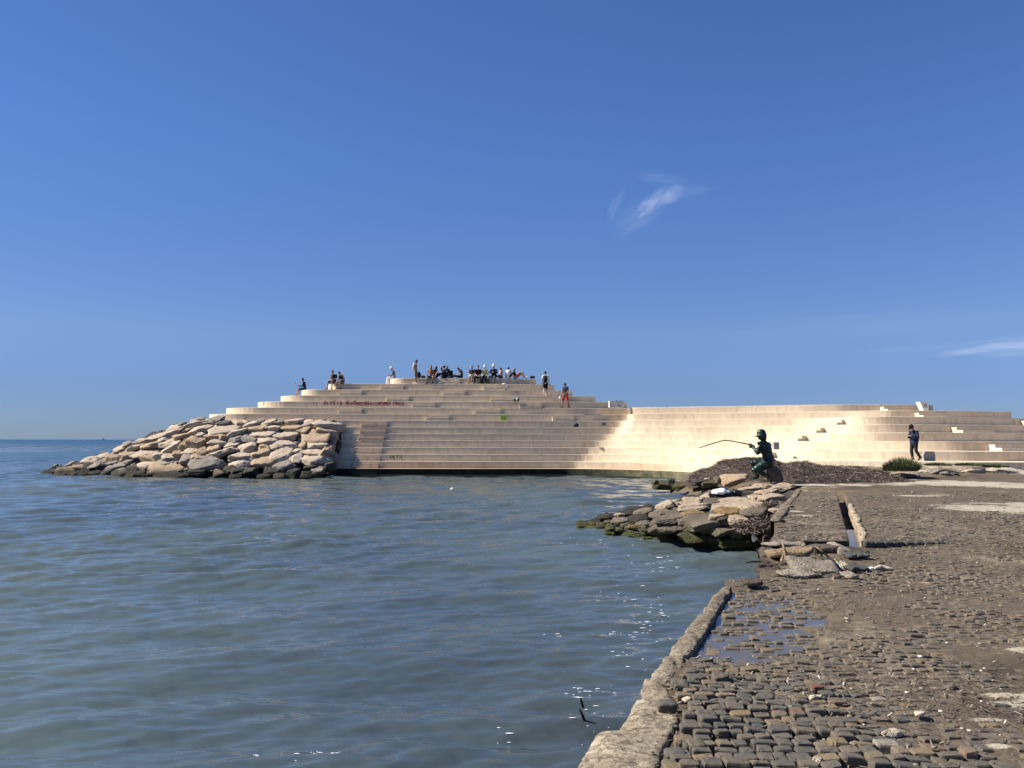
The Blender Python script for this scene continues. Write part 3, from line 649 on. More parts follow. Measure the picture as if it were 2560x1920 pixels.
for k, (px, py, w, h, an, tone) in enumerate(BACK):
    yf = lerp([1630, 1740, 1800, 1990], [1221, 1225, 1236, 1215], px); t = (yf - py) / 50
    z = min(0.95, max(0.02, t * 1.4 + 0.05)); p = at(px, py, z); D = p.y
    if D > 40: p = ray(px, py, 37.5)
    m = p.y / F; ax = (w * m * 0.58, max(h * m * 1.1, w * m * 0.4), h * m * 0.62); p.z -= ax[2] * 0.2
    rg = random.Random(k + 77)
    o = rock('boulder', p, ax, RM[tone], 600 + k, (R(10), R(-an * 0.8), R(rg.uniform(-12, 12))), 4, 0.05)
    items.append((o, px, max(0, min(0.99, t)), tone, 1 if w * h > 1400 else -1 if w * h < 350 else 0))
label_rows(items, ['waterline', 'upper'], '{size} {tone} boulder, {nth} from the left in the {row} row beside the seaweed bank', 'low boulders in front of the seaweed bank')

# ------------------------------------------------------------------ promenade ground
ZN, ZF = 0.75, 0.815
OUT = [(1330, 2200), (1395, 2000), (1433, 1920), (1495, 1819), (1545, 1818), (1553, 1805), (1608, 1729), (1613, 1700), (1657, 1648), (1689, 1602), (1741, 1541), (1791, 1478), (1808, 1467)]
INN = [(1480, 2200), (1610, 2000), (1640, 1920), (1655, 1883), (1681, 1836), (1694, 1800), (1688, 1760), (1668, 1715), (1689, 1686), (1715, 1648), (1727, 1637), (1765, 1579), (1799, 1524), (1834, 1469)]
Pout = [at(a, b, ZN + 0.03) for a, b in OUT]; Pin = [at(a, b, ZN) for a, b in INN]
def xin(y): return np.interp(y, [p.y for p in Pin], [p.x for p in Pin])
yN1 = 11.75
CH = (atD(2122, 11.9, ZF).x, atD(2157, 11.9, ZF).x, atD(2089, 23.6, ZF).x, atD(2109, 23.6, ZF).x)   # channel edges near and far
def chx(y): 
    t = (y - 11.9) / 11.7
    return CH[0] + (CH[2] - CH[0]) * t, CH[1] + (CH[3] - CH[1]) * t
weedm = NB('pavement_sediment')
def ground_mat():
    b = NB('sediment'); P = b.pos()
    s, w = b.attr('sand'), b.attr('weed')
    n1 = b.noise(P, 2.2, 5, 0.6); n2 = b.noise(P, 14, 5, 0.7); n3 = b.noise(b.mapping(P, (1, 1.6, 1)), 70, 4, 0.7)
    fib = b.noise(b.mapping(P, (1, 3.0, 1), (0, 0, 0.5)), 45, 3, 0.8, 1.5)
    c = b.mix(b.rr(n1, 0.35, 0.65), (0.085, 0.064, 0.042), (0.135, 0.102, 0.066))
    c = b.mix(b.math('MULTIPLY', b.rr(n2, 0.48, 0.7), 0.6), c, (0.035, 0.03, 0.024))
    c = b.mix(b.math('MULTIPLY', b.rr(fib, 0.60, 0.72), 0.55), c, (0.33, 0.265, 0.18))
    big = b.noise(P, 0.75, 4, 0.6)
    c = b.mix(b.math('MULTIPLY', b.rr(big, 0.56, 0.72), 0.8), c, b.mix(b.rr(n3, 0.3, 0.7), (0.20, 0.165, 0.115), (0.36, 0.30, 0.21)))
    c = b.mix(b.math('MULTIPLY', b.rr(big, 0.47, 0.34), 0.55), c, (0.040, 0.031, 0.022))
    wc = b.mix(b.rr(n3, 0.35, 0.65), (0.045, 0.032, 0.022), (0.19, 0.145, 0.10))
    c = b.mix(b.rr(b.math('ADD', w, b.math('MULTIPLY', b.math('SUBTRACT', n2, 0.5), 0.5)), 0.4, 0.6), c, wc)
    sc_ = b.mix(b.rr(n3, 0.3, 0.7), (0.26, 0.22, 0.155), (0.50, 0.44, 0.33))
    sm = b.rr(b.math('ADD', s, b.math('MULTIPLY', b.math('SUBTRACT', b.noise(b.mapping(P, (1, 2.0, 1)), 8, 6, 0.8), 0.5), 1.5)), 0.42, 0.62)
    c = b.mix(sm, c, sc_)
    bm = b.bump(n2, 0.6, 0.03); bm = b.bump(n3, 0.7, 0.012, bm)
    return b.out(c, 0.92, bm, 0.2)
M_ground = ground_mat()
def ell(X, Y, px, D, wx, wy, z=ZF):
    c = atD(px, D, z); return np.clip(1.25 - np.sqrt(((X - c.x) / wx) ** 2 + ((Y - c.y) / wy) ** 2), 0, 1)
def sand_mask(X, Y):
    m = np.zeros_like(X)
    for px, py, wpx, hpx in [(2400, 1209, 260, 9), (2560, 1214, 200, 10), (2520, 1191, 110, 4), (2500, 1271, 150, 15), (2620, 1268, 160, 16), (2035, 1214, 70, 5), (2030, 1223, 60, 2.5), (2140, 1213, 45, 4), (2245, 1199, 60, 3), (2010, 1289, 40, 2.5), (1985, 1278, 25, 2),
                             (2560, 1625, 40, 10), (2540, 1740, 90, 14), (2560, 1760, 120, 22), (2480, 1800, 60, 9), (2240, 1830, 30, 8), (2310, 1240, 70, 2), (2330, 1455, 60, 3), (2500, 1870, 60, 12)]:
        z = ZF if py < 1366 else ZN
        c = at(px, py, z); e = at(px, py + hpx, z); wx = wpx * c.y / F; wy = abs(c.y - e.y)
        m = np.maximum(m, np.clip(1.3 - np.sqrt(((X - c.x) / wx) ** 2 + ((Y - c.y) / wy) ** 2), 0, 1))
    return np.clip(m + (0.45 * fbm(X * 0.9, Y * 1.8, o=4, s=21) + 0.25 * fbm(X * 5, Y * 7, o=3, s=22)) * (m > 0.02), 0, 1)
def puddle(X, Y):
    c = at(1850, 1565, ZN); m = np.zeros_like(X)
    for px, py, wpx, hpx in [(1800, 1600, 125, 48), (1850, 1530, 110, 48), (1900, 1500, 100, 30), (1910, 1575, 115, 50), (1965, 1530, 85, 32)]:
        c = at(px, py, ZN); e = at(px, py + hpx, ZN); wx = wpx * c.y / F; wy = abs(c.y - e.y)
        m = np.maximum(m, np.clip(1.35 - np.sqrt(((X - c.x) / wx) ** 2 + ((Y - c.y) / wy) ** 2), 0, 1))
    return np.clip(m, 0, 1)
def xedge(y):
    if y < 8.44: return float(xin(y)) - 0.10
    if y < 8.98: return atD(1812, y, ZN).x
    return atD(lerp([8.98, 10, 11.0, 11.8], [1900, 1899, 1908, 1920], y), y, ZN).x
# near sediment sheet
def near_h(X, Y):
    up = np.clip((X - atD(2215, 11.7, ZN).x) / 1.0, 0, 1) * np.clip((Y - 10.6) / 1.1, 0, 1) * (ZF - ZN)
    return up + ZN - 0.006 + 0.012 * fbm(X * 1.1, Y * 1.1, o=3, s=3) + 0.006 * fbm(X * 9, Y * 9, o=3, s=8) - 0.055 * np.clip(puddle(X, Y) * 1.4, 0, 1) + 0.012 * sand_mask(X, Y)
ys = np.exp(np.linspace(math.log(2.2), math.log(yN1), 420)); cs = np.linspace(0, 1, 420) ** 1.15
Yg = np.repeat(ys[:, None], len(cs), 1); xl_ = np.array([xedge(y) for y in ys])[:, None]; xr_ = (ys * 0.80 + 1.2)[:, None]; Xg = xl_ + (xr_ - xl_) * cs[None, :]
Hg = near_h(Xg, Yg)
V = np.stack([Xg, Yg, Hg], -1).reshape(-1, 3)
n_ = len(ys); e0 = V.reshape(n_, -1, 3)[:, 0].copy(); e1 = e0.copy(); e1[:, 2] = -0.6; e1[:, 0] -= 0.02; o_ = len(V)
V = np.concatenate([V, e0, e1]); Qs = np.array([[o_ + i, o_ + i + 1, o_ + n_ + i + 1, o_ + n_ + i] for i in range(n_ - 1)])
padn = lambda A: np.concatenate([A.ravel(), A[:, 0], A[:, 0]])
g1 = np_mesh('promenade_bed', V, np.concatenate([grid_q(len(ys), len(cs)), Qs]), M_ground, attrs={'sand': padn(sand_mask(Xg, Yg)), 'weed': padn(np.clip(0.30 + 0.6 * fbm(Xg * 0.8, Yg * 0.8, o=3, s=31), 0, 1))})
tag(g1, kind='structure')
# cobbles: one sheet of small setts
def cobbles(name, y0, y1, pitch, left, right, topz, mat, seed, ring=10, levels=3, skip=None, dens=1.0):
    g = np.random.default_rng(seed); VS, QS, A, off = [], [], [], 0
    y = y0; row = 0; base_q = None
    while y < y1:
        lo, hi = left(y), right(y); p = pitch * g.uniform(0.92, 1.1); x = lo + g.uniform(0, 0.1)
        while x < hi:
            w = g.uniform(0.066, 0.128) * pitch / 0.088; gx = g.uniform(0.005, 0.026)
            cx, cy = x + w / 2, y + 0.014 * math.sin(x * 1.3 + row * 0.2) + g.normal() * 0.006 + 0.03 * math.sin(x * 0.5)
            x += w + gx
            if g.random() > dens: continue
            if skip is not None and skip(cx, cy, g): continue
            d = p * g.uniform(0.64, 0.93); a = g.normal() * 0.07
            th = np.linspace(0, 2 * math.pi, ring, endpoint=False) + math.pi / ring
            ex = 0.18 + 0.16 * g.random()
            ux = np.sign(np.cos(th)) * np.abs(np.cos(th)) ** ex; uy = np.sign(np.sin(th)) * np.abs(np.sin(th)) ** ex
            jit = 1 + g.normal(size=ring) * 0.05
            zt = topz(cx, cy) + g.normal() * 0.005; tx, ty = g.normal() * 0.06, g.normal() * 0.07
            prof = [(1.0, -0.06), (1.0, -0.008), (0.93, -0.001), (0.62, 0.002)][-levels - 1:] if levels < 4 else [(1.0, -0.06), (1.03, -0.013), (0.985, -0.004), (0.90, 0.0005), (0.5, 0.0015)]
            rings = []
            ca, sa = math.cos(a), math.sin(a)
            for sc_, dz in prof:
                lx, ly = ux * jit * w / 2 * sc_, uy * jit * d / 2 * sc_
                rings.append(np.stack([cx + lx * ca - ly * sa, cy + lx * sa + ly * ca, zt + dz + lx * tx + ly * ty + (g.normal(size=ring) * 0.0012)], -1))
            nl = len(prof)
            v = np.concatenate(rings + [np.array([[cx, cy, zt + 0.004]])])
            if base_q is None or base_q[0] != nl:
                q = []
                for k in range(nl - 1):
                    for j in range(ring): q.append((k * ring + j, k * ring + (j + 1) % ring, (k + 1) * ring + (j + 1) % ring, (k + 1) * ring + j))
                for j in range(0, ring, 2): q.append(((nl - 1) * ring + j, (nl - 1) * ring + (j + 1) % ring, (nl - 1) * ring + (j + 2) % ring, nl * ring))
                base_q = (nl, np.array(q))
            VS.append(v); QS.append(base_q[1] + off); A.append(np.full(len(v), g.random())); off += len(v)
        y += p; row += 1
    o = np_mesh(name, np.concatenate(VS), np.concatenate(QS), mat, smooth=False, attrs={'stone': np.concatenate(A)})
    tag(o, kind='structure'); return o
def cobble_mat():
    b = NB('cobbles'); P = b.pos(); r_ = b.attr('stone')
    c = b.ramp(r_, [(0.0, (0.060, 0.060, 0.052)), (0.25, (0.085, 0.078, 0.062)), (0.42, (0.105, 0.088, 0.062)), (0.58, (0.050, 0.056, 0.052)), (0.74, (0.115, 0.096, 0.070)), (0.90, (0.175, 0.125, 0.062)), (0.965, (0.15, 0.12, 0.08)), (0.985, (0.17, 0.10, 0.065)), (0.993, (0.28, 0.25, 0.20))])
    b.t.nodes[-1].color_ramp.interpolation = 'LINEAR' if False else b.t.nodes[-1].color_ramp.interpolation
    n2 = b.noise(P, 22, 5, 0.65); n3 = b.noise(P, 110, 4, 0.65); n1 = b.noise(P, 0.9, 4)
    c = b.mix(b.math('MULTIPLY', b.rr(n2, 0.40, 0.72), 0.55), c, (0.14, 0.108, 0.076))
    c = b.mix(b.math('MULTIPLY', b.rr(n3, 0.5, 0.8), 0.5), c, (0.03, 0.027, 0.022))
    xs, ys_ = b.sep(P)[0], b.sep(P)[1]
    bare = b.math('MULTIPLY', b.rr(ys_, 6.6, 4.4), b.rr(xs, 3.2, 1.8))
    n4 = b.noise(b.mapping(P, (1, 1.5, 1)), 9.0, 5, 0.7, 0.6)
    dirt = b.mix(b.rr(n3, 0.35, 0.65), (0.065, 0.049, 0.033), (0.21, 0.16, 0.105))
    cov = b.math('MULTIPLY', b.rr(b.math('ADD', n4, b.math('MULTIPLY', b.math('SUBTRACT', n1, 0.5), 0.6)), 0.38, 0.54), b.rr(bare, 0.0, 1.0, 0.62, 0.15))
    c = b.mix(cov, c, dirt)
    c = b.mix(b.math('MULTIPLY', b.rr(n1, 0.55, 0.72), 0.35), c, (0.19, 0.155, 0.115))
    return b.out(c, 0.8, b.bump(n3, 0.5, 0.006, b.bump(n2, 0.5, 0.012)), 0.3)
M_cob = cobble_mat()
def raise_mask(x, y):
    """how proud the setts stand: most in the washed-out corner nearest the sea"""
    a = max(0.0, 1 - max(0, (y - 4.3)) / 1.9) * max(0.0, min(1.0, 1.25 - (x - 0.6) / 1.7))
    return a
def topz_near(x, y):
    b_ = float(near_h(np.array([[x]]), np.array([[y]]))[0, 0])
    pd = float(puddle(np.array([[x]]), np.array([[y]]))[0, 0])
    v = 0.004 + 0.010 * float(vnoise(np.array([x * 1.7]), np.array([y * 1.7]), s=12)[0])
    if pd > 0.2: return ZN - 0.027 + 0.012 * float(vnoise(np.array([x * 9.0]), np.array([y * 9.0]), s=14)[0])
    rm = raise_mask(x, y)
    emb = min(1.0, max(0.0, (y - 5.0) / 2.2)); emb = max(emb, min(1.0, max(0.0, (x - 2.3) / 1.2)))
    return b_ + 0.004 - 0.0075 * emb + v * (1.5 - 0.3 * emb) + 0.042 * rm
def skip_near(x, y, g):
    if x < (float(xin(y)) if y < 8.4 else xedge(y)) + 0.06: return True
    s = float(sand_mask(np.array([[x]]), np.array([[y]]))[0, 0])
    if s > 0.5 and g.random() < 0.6: return True
    bx = atD(1905, 10, ZN).x
    if y > 9.2 and x < atD(2150, y, ZN).x + 0.2 * math.sin(y * 5) and y < 11.9: return True      # the broken part
    return g.random() < 0.05
cobbles('cobbled_promenade', 2.5, yN1 - 0.05, 0.081, lambda y: float(xin(y)) if y < 8.4 else xedge(y) + 0.05, lambda y: 0.72 * y + 0.4, topz_near, M_cob, 11, ring=12, levels=4, skip=skip_near)
# thin sheet of water standing in the hollow
pts = [at(a, b, ZN) for a, b in [(1836, 1472), (1800, 1524), (1766, 1579), (1718, 1648), (1800, 1668), (1930, 1668), (2030, 1600), (2080, 1530), (1990, 1478), (1900, 1466)]]
pw = NB('puddle_water'); pw.p.inputs['IOR'].default_value = 1.33
M_pud = pw.out((0.085, 0.078, 0.070), 0.14, pw.bump(pw.noise(pw.pos(), 6, 2), 0.03, 0.01), 0.6)
pd = mesh_obj('puddle', [(p.x, p.y, ZN - 0.030) for p in pts], [tuple(range(len(pts)))[::-1]], M_pud); tag(pd, kind='structure')

# far ground: two paved slabs, a channel between them, banks of gravel under the wall
ysf = np.concatenate([np.exp(np.linspace(math.log(11.75), math.log(24), 200)), np.linspace(24.1, 37, 150)])
XL = [(11.75, 1922), (12.4, 1932), (13.2, 1939), (15, 1934), (17.5, 1958), (20, 1974), (22.5, 1987), (23.2, 1980), (25.5, 1850), (28, 1750), (31, 1705), (34, 1665), (37, 1640)]
def xlf(y):
    return np.interp(y, [a for a, _ in XL], [atD(p, a, ZF).x for a, p in XL])
def far_h(X, Y):
    h = ZF + 0.010 * fbm(X * 0.8, Y * 0.8, o=4, s=41) + 0.004 * fbm(X * 6, Y * 6, o=3, s=42)
    bank = np.clip((Y - 30.6) / 3.0, 0, 1); bank = bank * bank * (3 - 2 * bank)
    xr_ = atD(2180, 32, 1.0).x
    side = np.clip((X - xr_ + 0.8) / 1.6, 0, 1)
    h = h + bank * (0.36 + 0.14 * fbm(X * 0.8, Y * 0.8, o=4, s=43) + 0.03 * fbm(X * 5, Y * 5, o=3, s=45)) * side
    h = h + bank * (1 - side) * (0.22 + 0.04 * fbm(X * 0.9, Y * 0.9, o=3, s=44))
    # slope down into the sea on the left, beyond the end of the paving
    sl_ = np.clip((X - xlf(Y)) / 2.2, 0, 1); sl_ = np.where(Y > 23.0, sl_, 1.0)
    return np.where(Y > 23.0, -0.35 + (h + 0.35) * sl_ ** 0.7, h)
rows = []
cg = np.concatenate([np.linspace(0, 1, 60)])
for y in ysf:
    xl0 = float(xlf(y)); c0, c1 = chx(min(y, 23.6)); xr0 = y * 0.80 + 3
    rows.append(np.concatenate([xl0 + (c0 - xl0) * cg, [c0 + 0.006, (c0 + c1) / 2, c1 - 0.006], c1 + (xr0 - c1) * np.linspace(0, 1, 240) ** 1.2]))
Xf = np.array(rows); Yf = np.repeat(ysf[:, None], Xf.shape[1], 1); Hf = far_h(Xf, Yf)
inch = (Yf < 23.6); Hf[:, 60:63] = np.where(inch[:, 60:63], 0.50 + 0.02 * fbm(Xf[:, 60:63] * 5, Yf[:, 60:63] * 3, s=50), Hf[:, 60:63])
V = np.stack([Xf, Yf, Hf], -1).reshape(-1, 3)
# skirt at the near edge and the sea edge
front_ = V.reshape(Xf.shape[0], -1, 3)[0].copy(); f2 = front_.copy(); f2[:, 2] = 0.2
lft = V.reshape(Xf.shape[0], -1, 3)[:, 0].copy(); l2 = lft.copy(); l2[:, 2] = -0.8; l2[:, 0] -= 0.03
o1 = len(V); n1_ = len(front_); o2 = o1 + 2 * n1_; n2_ = len(lft)
V = np.concatenate([V, front_, f2, lft, l2])
Q = np.concatenate([grid_q(*Xf.shape), np.array([[o1 + i, o1 + n1_ + i, o1 + n1_ + i + 1, o1 + i + 1] for i in range(n1_ - 1)]), np.array([[o2 + i, o2 + i + 1, o2 + n2_ + i + 1, o2 + n2_ + i] for i in range(n2_ - 1)])])
sm = sand_mask(Xf, Yf)
gv = np.clip((Yf - 31.0) / 1.5, 0, 1) * (Xf > atD(2230, 32, 1.0).x) * 0.47
wd = np.clip(0.35 + 0.7 * fbm(Xf * 0.45, Yf * 0.7, o=4, s=33), 0, 1) * np.clip((Yf - 12) / 6, 0.3, 1)
pad = lambda A: np.concatenate([A.ravel(), A[0], A[0], A[:, 0], A[:, 0]])
g2 = np_mesh('ground', V, Q, M_ground, attrs={'sand': pad(np.maximum(sm, gv)), 'weed': pad(wd * (1 - np.clip(sm, 0, 1)))}); tag(g2, kind='structure')
def skip_far(x, y, g):
    c0, c1 = chx(y)
    if c0 - 0.06 < x < c1 + 0.16 or x < float(xlf(y)) + 0.06: return True
    s = float(sand_mask(np.array([[x]]), np.array([[y]]))[0, 0])
    if s > 0.35: return True
    v = float(fbm(np.array([x * 0.5]), np.array([y * 0.8]), o=3, s=66)[0])
    return v > 0.16 + (23 - y) * 0.035 or g.random() < 0.12
def topz_far(x, y): return float(far_h(np.array([[x]]), np.array([[y]]))[0, 0]) + 0.004 + 0.007 * float(vnoise(np.array([x * 2.0]), np.array([y * 2.0]), s=15)[0])
cobbles('cobbled_promenade', 11.86, 22.6, 0.112, lambda y: float(xlf(y)) + 0.02, lambda y: 0.72 * y + 0.3, topz_far, M_cob, 12, ring=8, levels=3, skip=skip_far)
# dark edging blocks of the low step
M_blk = plain('dark_setts', (0.060, 0.058, 0.050), 0.8, 0.3, 25)
cw = at(2143, 1340, 0.66)
V = []; Q = []
for y in np.linspace(11.76, 14.6, 12):
    c0, c1 = chx(y); V += [(c0 + 0.004, y, 0.665), (c1 - 0.004, y, 0.665)]
Q = grid_q(12, 2)[:, ::-1]
cwat = np_mesh('channel_water', V, Q, M_pud); tag(cwat, kind='structure')

# ------------------------------------------------------------------ kerbs
def kerb_mat():
    b = NB('weathered_concrete'); P = b.pos()
    n1 = b.noise(P, 3.0, 5, 0.65); n2 = b.noise(b.mapping(P, (1, 1.4, 1), (0, 0, 0.4)), 17, 6, 0.8, 0.8); n3 = b.noise(P, 60, 4, 0.7)
    c = b.mix(b.rr(n1, 0.35, 0.65), (0.27, 0.215, 0.145), (0.45, 0.38, 0.27))
    c = b.mix(b.math('MULTIPLY', b.rr(n2, 0.47, 0.56), 0.85), c, (0.11, 0.085, 0.058))
    c = b.mix(b.math('MULTIPLY', b.rr(n3, 0.55, 0.75), 0.4), c, (0.05, 0.045, 0.035))
    y = b.sep(P)[1]
    c = b.mix(b.math('MULTIPLY', b.rr(y, 4.8, 7.0), 0.70), c, b.mix(b.rr(n2, 0.4, 0.6), (0.17, 0.135, 0.095), (0.075, 0.058, 0.042)))
    wet = b.rr(b.sep(P)[2], 0.45, 0.2)
    c = b.mix(b.math('MULTIPLY', wet, 0.85), c, (0.02, 0.022, 0.014))
    return b.out(c, 0.9, b.bump(n3, 0.6, 0.01, b.bump(n2, 0.8, 0.02)), 0.2)
M_kerb = kerb_mat()
def strip(name, A, B, zt, zb, mat, seed=0, du=0.03, amp=0.018, crown=0.012, parent=None):
    """rough block between an outer polyline A (sea side) and inner polyline B"""
    def res(L, n):
        d = [0]
        for k in range(1, len(L)): d.append(d[-1] + (L[k] - L[k - 1]).length)
        t = np.linspace(0, d[-1], n); return np.stack([np.interp(t, d, [p[j] for p in L]) for j in range(2)], -1), d[-1]
    _, la = res(A, 2); n = int(la / du)
    # match by y so that the strip stays straight across
    a, _ = res(A, n)
    b_ = np.stack([np.interp(a[:, 1], [p.y for p in B], [p.x for p in B]), a[:, 1]], -1)
    prof = [(0.0, -1.0, 0), (0.0, -0.66, 0), (0.0, -0.33, 0), (0.0, -0.15, 0), (0.0, -0.045, 0), (0.0, -0.012, .3)] + [(t, 0.0, 1) for t in np.linspace(0.05, 0.97, 14)] + [(1.0, -0.01, .5), (1.0, -0.2, 0)]
    W_ = np.zeros((n, len(prof), 3))
    for k, (t, dz, tp) in enumerate(prof):
        xy = a * (1 - t) + b_ * t; W_[:, k, :2] = xy; W_[:, k, 2] = zt + (dz * (zt - zb) if dz <= -0.045 else dz) + (crown * math.sin(math.pi * t) if tp == 1 else 0)
    W_ = W_.reshape(-1, 3); s = seed * 13.7
    n3 = np.stack([fbm(W_[:, 0] * 6 + s, W_[:, 1] * 6, W_[:, 2] * 6, 4, 70 + j, 0.6) for j in range(3)], -1)
    n1 = fbm(W_[:, 0] * 1.5 + s, W_[:, 1] * 1.5, W_[:, 2] * 1.2, 3, 90)
    W_ = W_ + n3 * amp; W_[:, 0] += n1 * amp * 1.0; W_[:, 2] += n1 * amp * 0.6
    return np_mesh(name, W_, grid_q(n, len(prof))[:, ::-1], mat, parent)
kb = strip('kerb', Pout, Pin, ZN + 0.014, -0.5, M_kerb, 1, 0.02, 0.017)
tag(kb, 'pale weathered concrete kerb running along the water edge in the foreground', 'kerb')
k2 = strip('kerb', [at(a, b, ZF + .03) for a, b in [(1926, 1303), (1938, 1285), (1950, 1269)]], [at(a, b, ZF) for a, b in [(1950, 1303), (1964, 1285), (1975, 1269)]], ZF + 0.04, -0.3, M_kerb, 2)
tag(k2, 'short tilted kerb block beside the near rock spit', 'kerb', 'far kerb blocks')
k3 = strip('kerb', [at(a, b, ZF + .03) for a, b in [(1951, 1266), (1970, 1248), (1986, 1232), (1990, 1226)]], [at(a, b, ZF) for a, b in [(1974, 1266), (1988, 1248), (2000, 1232), (2003, 1226)]], ZF + 0.02, -0.3, M_kerb, 3)
tag(k3, 'straight kerb block at the far corner of the paving by the rocks', 'kerb', 'far kerb blocks')
# pale crumbling lip on the right of the channel
A = [Vector((chx(y)[1] - 0.02, y, 0)) for y in np.linspace(11.8, 18.5, 12)]; B = [Vector((chx(y)[1] + 0.085 + 0.03 * math.sin(y * 3), y, 0)) for y in np.linspace(11.8, 18.5, 12)]
lip = strip('channel_lip', A, B, ZF + 0.012, 0.5, plain('pale_mortar', (0.30, 0.235, 0.155), 0.9, 0.35, 9), 4, 0.04, 0.022)
tag(lip, 'pale crumbling concrete lip along the right side of the open channel', 'kerb')
A = [Vector((chx(y)[0] - 0.16, y, 0)) for y in np.linspace(11.8, 23.4, 12)]; B = [Vector((chx(y)[0] + 0.012, y, 0)) for y in np.linspace(11.8, 23.4, 12)]
# ------------------------------------------------------------------ broken paving, step blocks, loose things on the ground
def setblock(name, c, sx, sy, sz, mat, seed, rz=0.0, tilt=(0, 0), bev=0.15, parent=None, rough=0.03):
    """worn rectangular block: a cube sheet pushed to a rounded box, then roughened"""
    bm = bmesh.new(); bmesh.ops.create_cube(bm, size=2.0); bmesh.ops.subdivide_edges(bm, edges=bm.edges[:], cuts=7, use_grid_fill=True)
    V = np.array([v.co[:] for v in bm.verts]); Fc = [[v.index for v in f.verts] for f in bm.faces]; bm.free()
    n = 5.0; L = (np.abs(V) ** n).sum(1) ** (1 / n); V = V / L[:, None]
    S = np.array([sx, sy, sz]); Wd = V * S; s = seed * 3.1; f = 1.1 / max(sx, sy)
    Wd += np.stack([fbm(Wd[:, 0] * f * 2 + s, Wd[:, 1] * f * 2, Wd[:, 2] * f * 2 + j * 9, 4, seed + j, 0.55) for j in range(3)], -1) * rough * max(sx, sy, 0.1)
    M = np.array(Matrix.Rotation(rz, 3, 'Z') @ Matrix.Rotation(tilt[1], 3, 'Y') @ Matrix.Rotation(tilt[0], 3, 'X'))
    o = np_mesh(name, Wd @ M.T, Fc, mat, parent); o.location = c; return o
blocks = [(2172, 14), (2196, 13), (2219, 12), (2244, 15), (2272, 13), (2297, 13), (2322, 13), (2348, 13), (2374, 13)]
for k, (px, hw) in enumerate(blocks):
    c = atD(px, 11.70, 0.778); o = setblock('edging_block', c, hw / F * c.y * 0.93, 0.055, 0.050, M_blk, 20 + k, rz=0.03 * math.sin(k * 2.1), rough=0.06)
    tag(o, f'dark edging block, {ORD[k]} from the channel in the low step across the paving', 'paving block', 'dark blocks of the low step')
M_slab = rock_mat('broken_concrete', (0.23, 0.19, 0.145), (0.33, 0.28, 0.21), (0.12, 0.10, 0.075), -0.2)
M_slab2 = rock_mat('ochre_concrete', (0.24, 0.17, 0.10), (0.32, 0.23, 0.14), (0.11, 0.08, 0.05), -0.2)
M_dirt = rock_mat('dark_rubble', (0.075, 0.058, 0.042), (0.14, 0.11, 0.08), (0.03, 0.025, 0.02), -0.2)
def zE(a, b, z): return at(1840 + a / 5.821, 1300 + b / 5.821, z)
for (a, b_, w, h, z, m, tl, lab) in [
    (1130, 690, 700, 150, 0.79, M_slab, (R(14), R(5)), 'large pale broken concrete slab lying tilted over the hole in the paving'),
    (790, 470, 640, 120, 0.84, M_slab2, (R(-4), R(-5)), 'ochre stained concrete slab behind the driftwood post'),
    (560, 540, 360, 170, 0.72, M_dirt, (R(10), R(4)), 'brown rough concrete lump at the sea edge under the ochre slab'),
    (470, 730, 330, 130, 0.70, M_dirt, (R(5), R(0)), 'rounded brown lump at the sea edge nearest the camera in the broken paving'),
    (900, 790, 620, 60, 0.76, M_slab, (R(2), R(1)), 'flat strip of pale broken concrete in front of the tilted slab'),
    (1330, 640, 260, 100, 0.80, M_dirt, (R(16), R(12)), 'brown wedge of rubble beside the dry reeds'),
    (1250, 420, 420, 120, 0.80, M_dirt, (R(0), R(-6)), 'dark rubble behind the hole in the paving'),
    (1480, 440, 200, 180, 0.78, M_slab, (R(0), R(20)), 'pale rough lump at the right edge of the hole'),
    (1640, 800, 160, 70, 0.77, M_slab, (R(0), R(0)), 'small round pale stone right of the dry reeds'),
    (1760, 700, 300, 80, 0.78, M_blk, (R(0), R(3)), 'dark loose sett lying right of the broken slab'),
    (1640, 510, 130, 70, 0.80, M_blk, (R(0), R(0)), 'dark loose sett nearest the hole below the channel'),
    (1800, 500, 170, 55, 0.80, M_blk, (R(0), R(0)), 'dark loose sett further right below the channel'),
    (700, 350, 560, 60, 0.80, M_slab, (R(0), R(0)), 'long pale edge of mortar above the ochre slab'),
    (230, 900, 260, 90, 0.80, M_dirt, (R(0), R(0)), 'broken dark end of the kerb jutting into the sea')]:
    c = zE(a, b_, z); m_ = c.y / F / 5.821
    o = setblock('concrete_slab' if 'slab' in lab or 'concrete' in lab else 'loose_stone', c, w * m_ / 2, max(h * m_ * 1.6, 0.07) if h > 70 else 0.16, h * m_ * 0.42, m, int(a), rz=0.1 * math.sin(a), tilt=tl, rough=0.09)
    tag(o, lab, 'slab' if 'slab' in lab else 'stone')
# rubble that fills the hole, stuff nobody could count
Vs, Fs, off = [], [], 0; rg = random.Random(8)
for k in range(260):
    px = rg.uniform(1903, 2170); py = rg.uniform(1372, 1442); c = at(px, py, rg.uniform(0.66, 0.76)); s = rg.uniform(0.02, 0.085)
    if px > 2120 and rg.random() < 0.6: continue
    v, f = rock_shape((s, s, s * 0.55), 2000 + k, 2); Vs.append(v + np.array(c[:])); Fs.append(f + off); off += len(v)
st = np_mesh('rubble', np.concatenate(Vs), np.concatenate(Fs), M_dirt); tag(st, 'brown rubble and dirt filling the broken hole in the paving', 'rubble', kind='stuff')

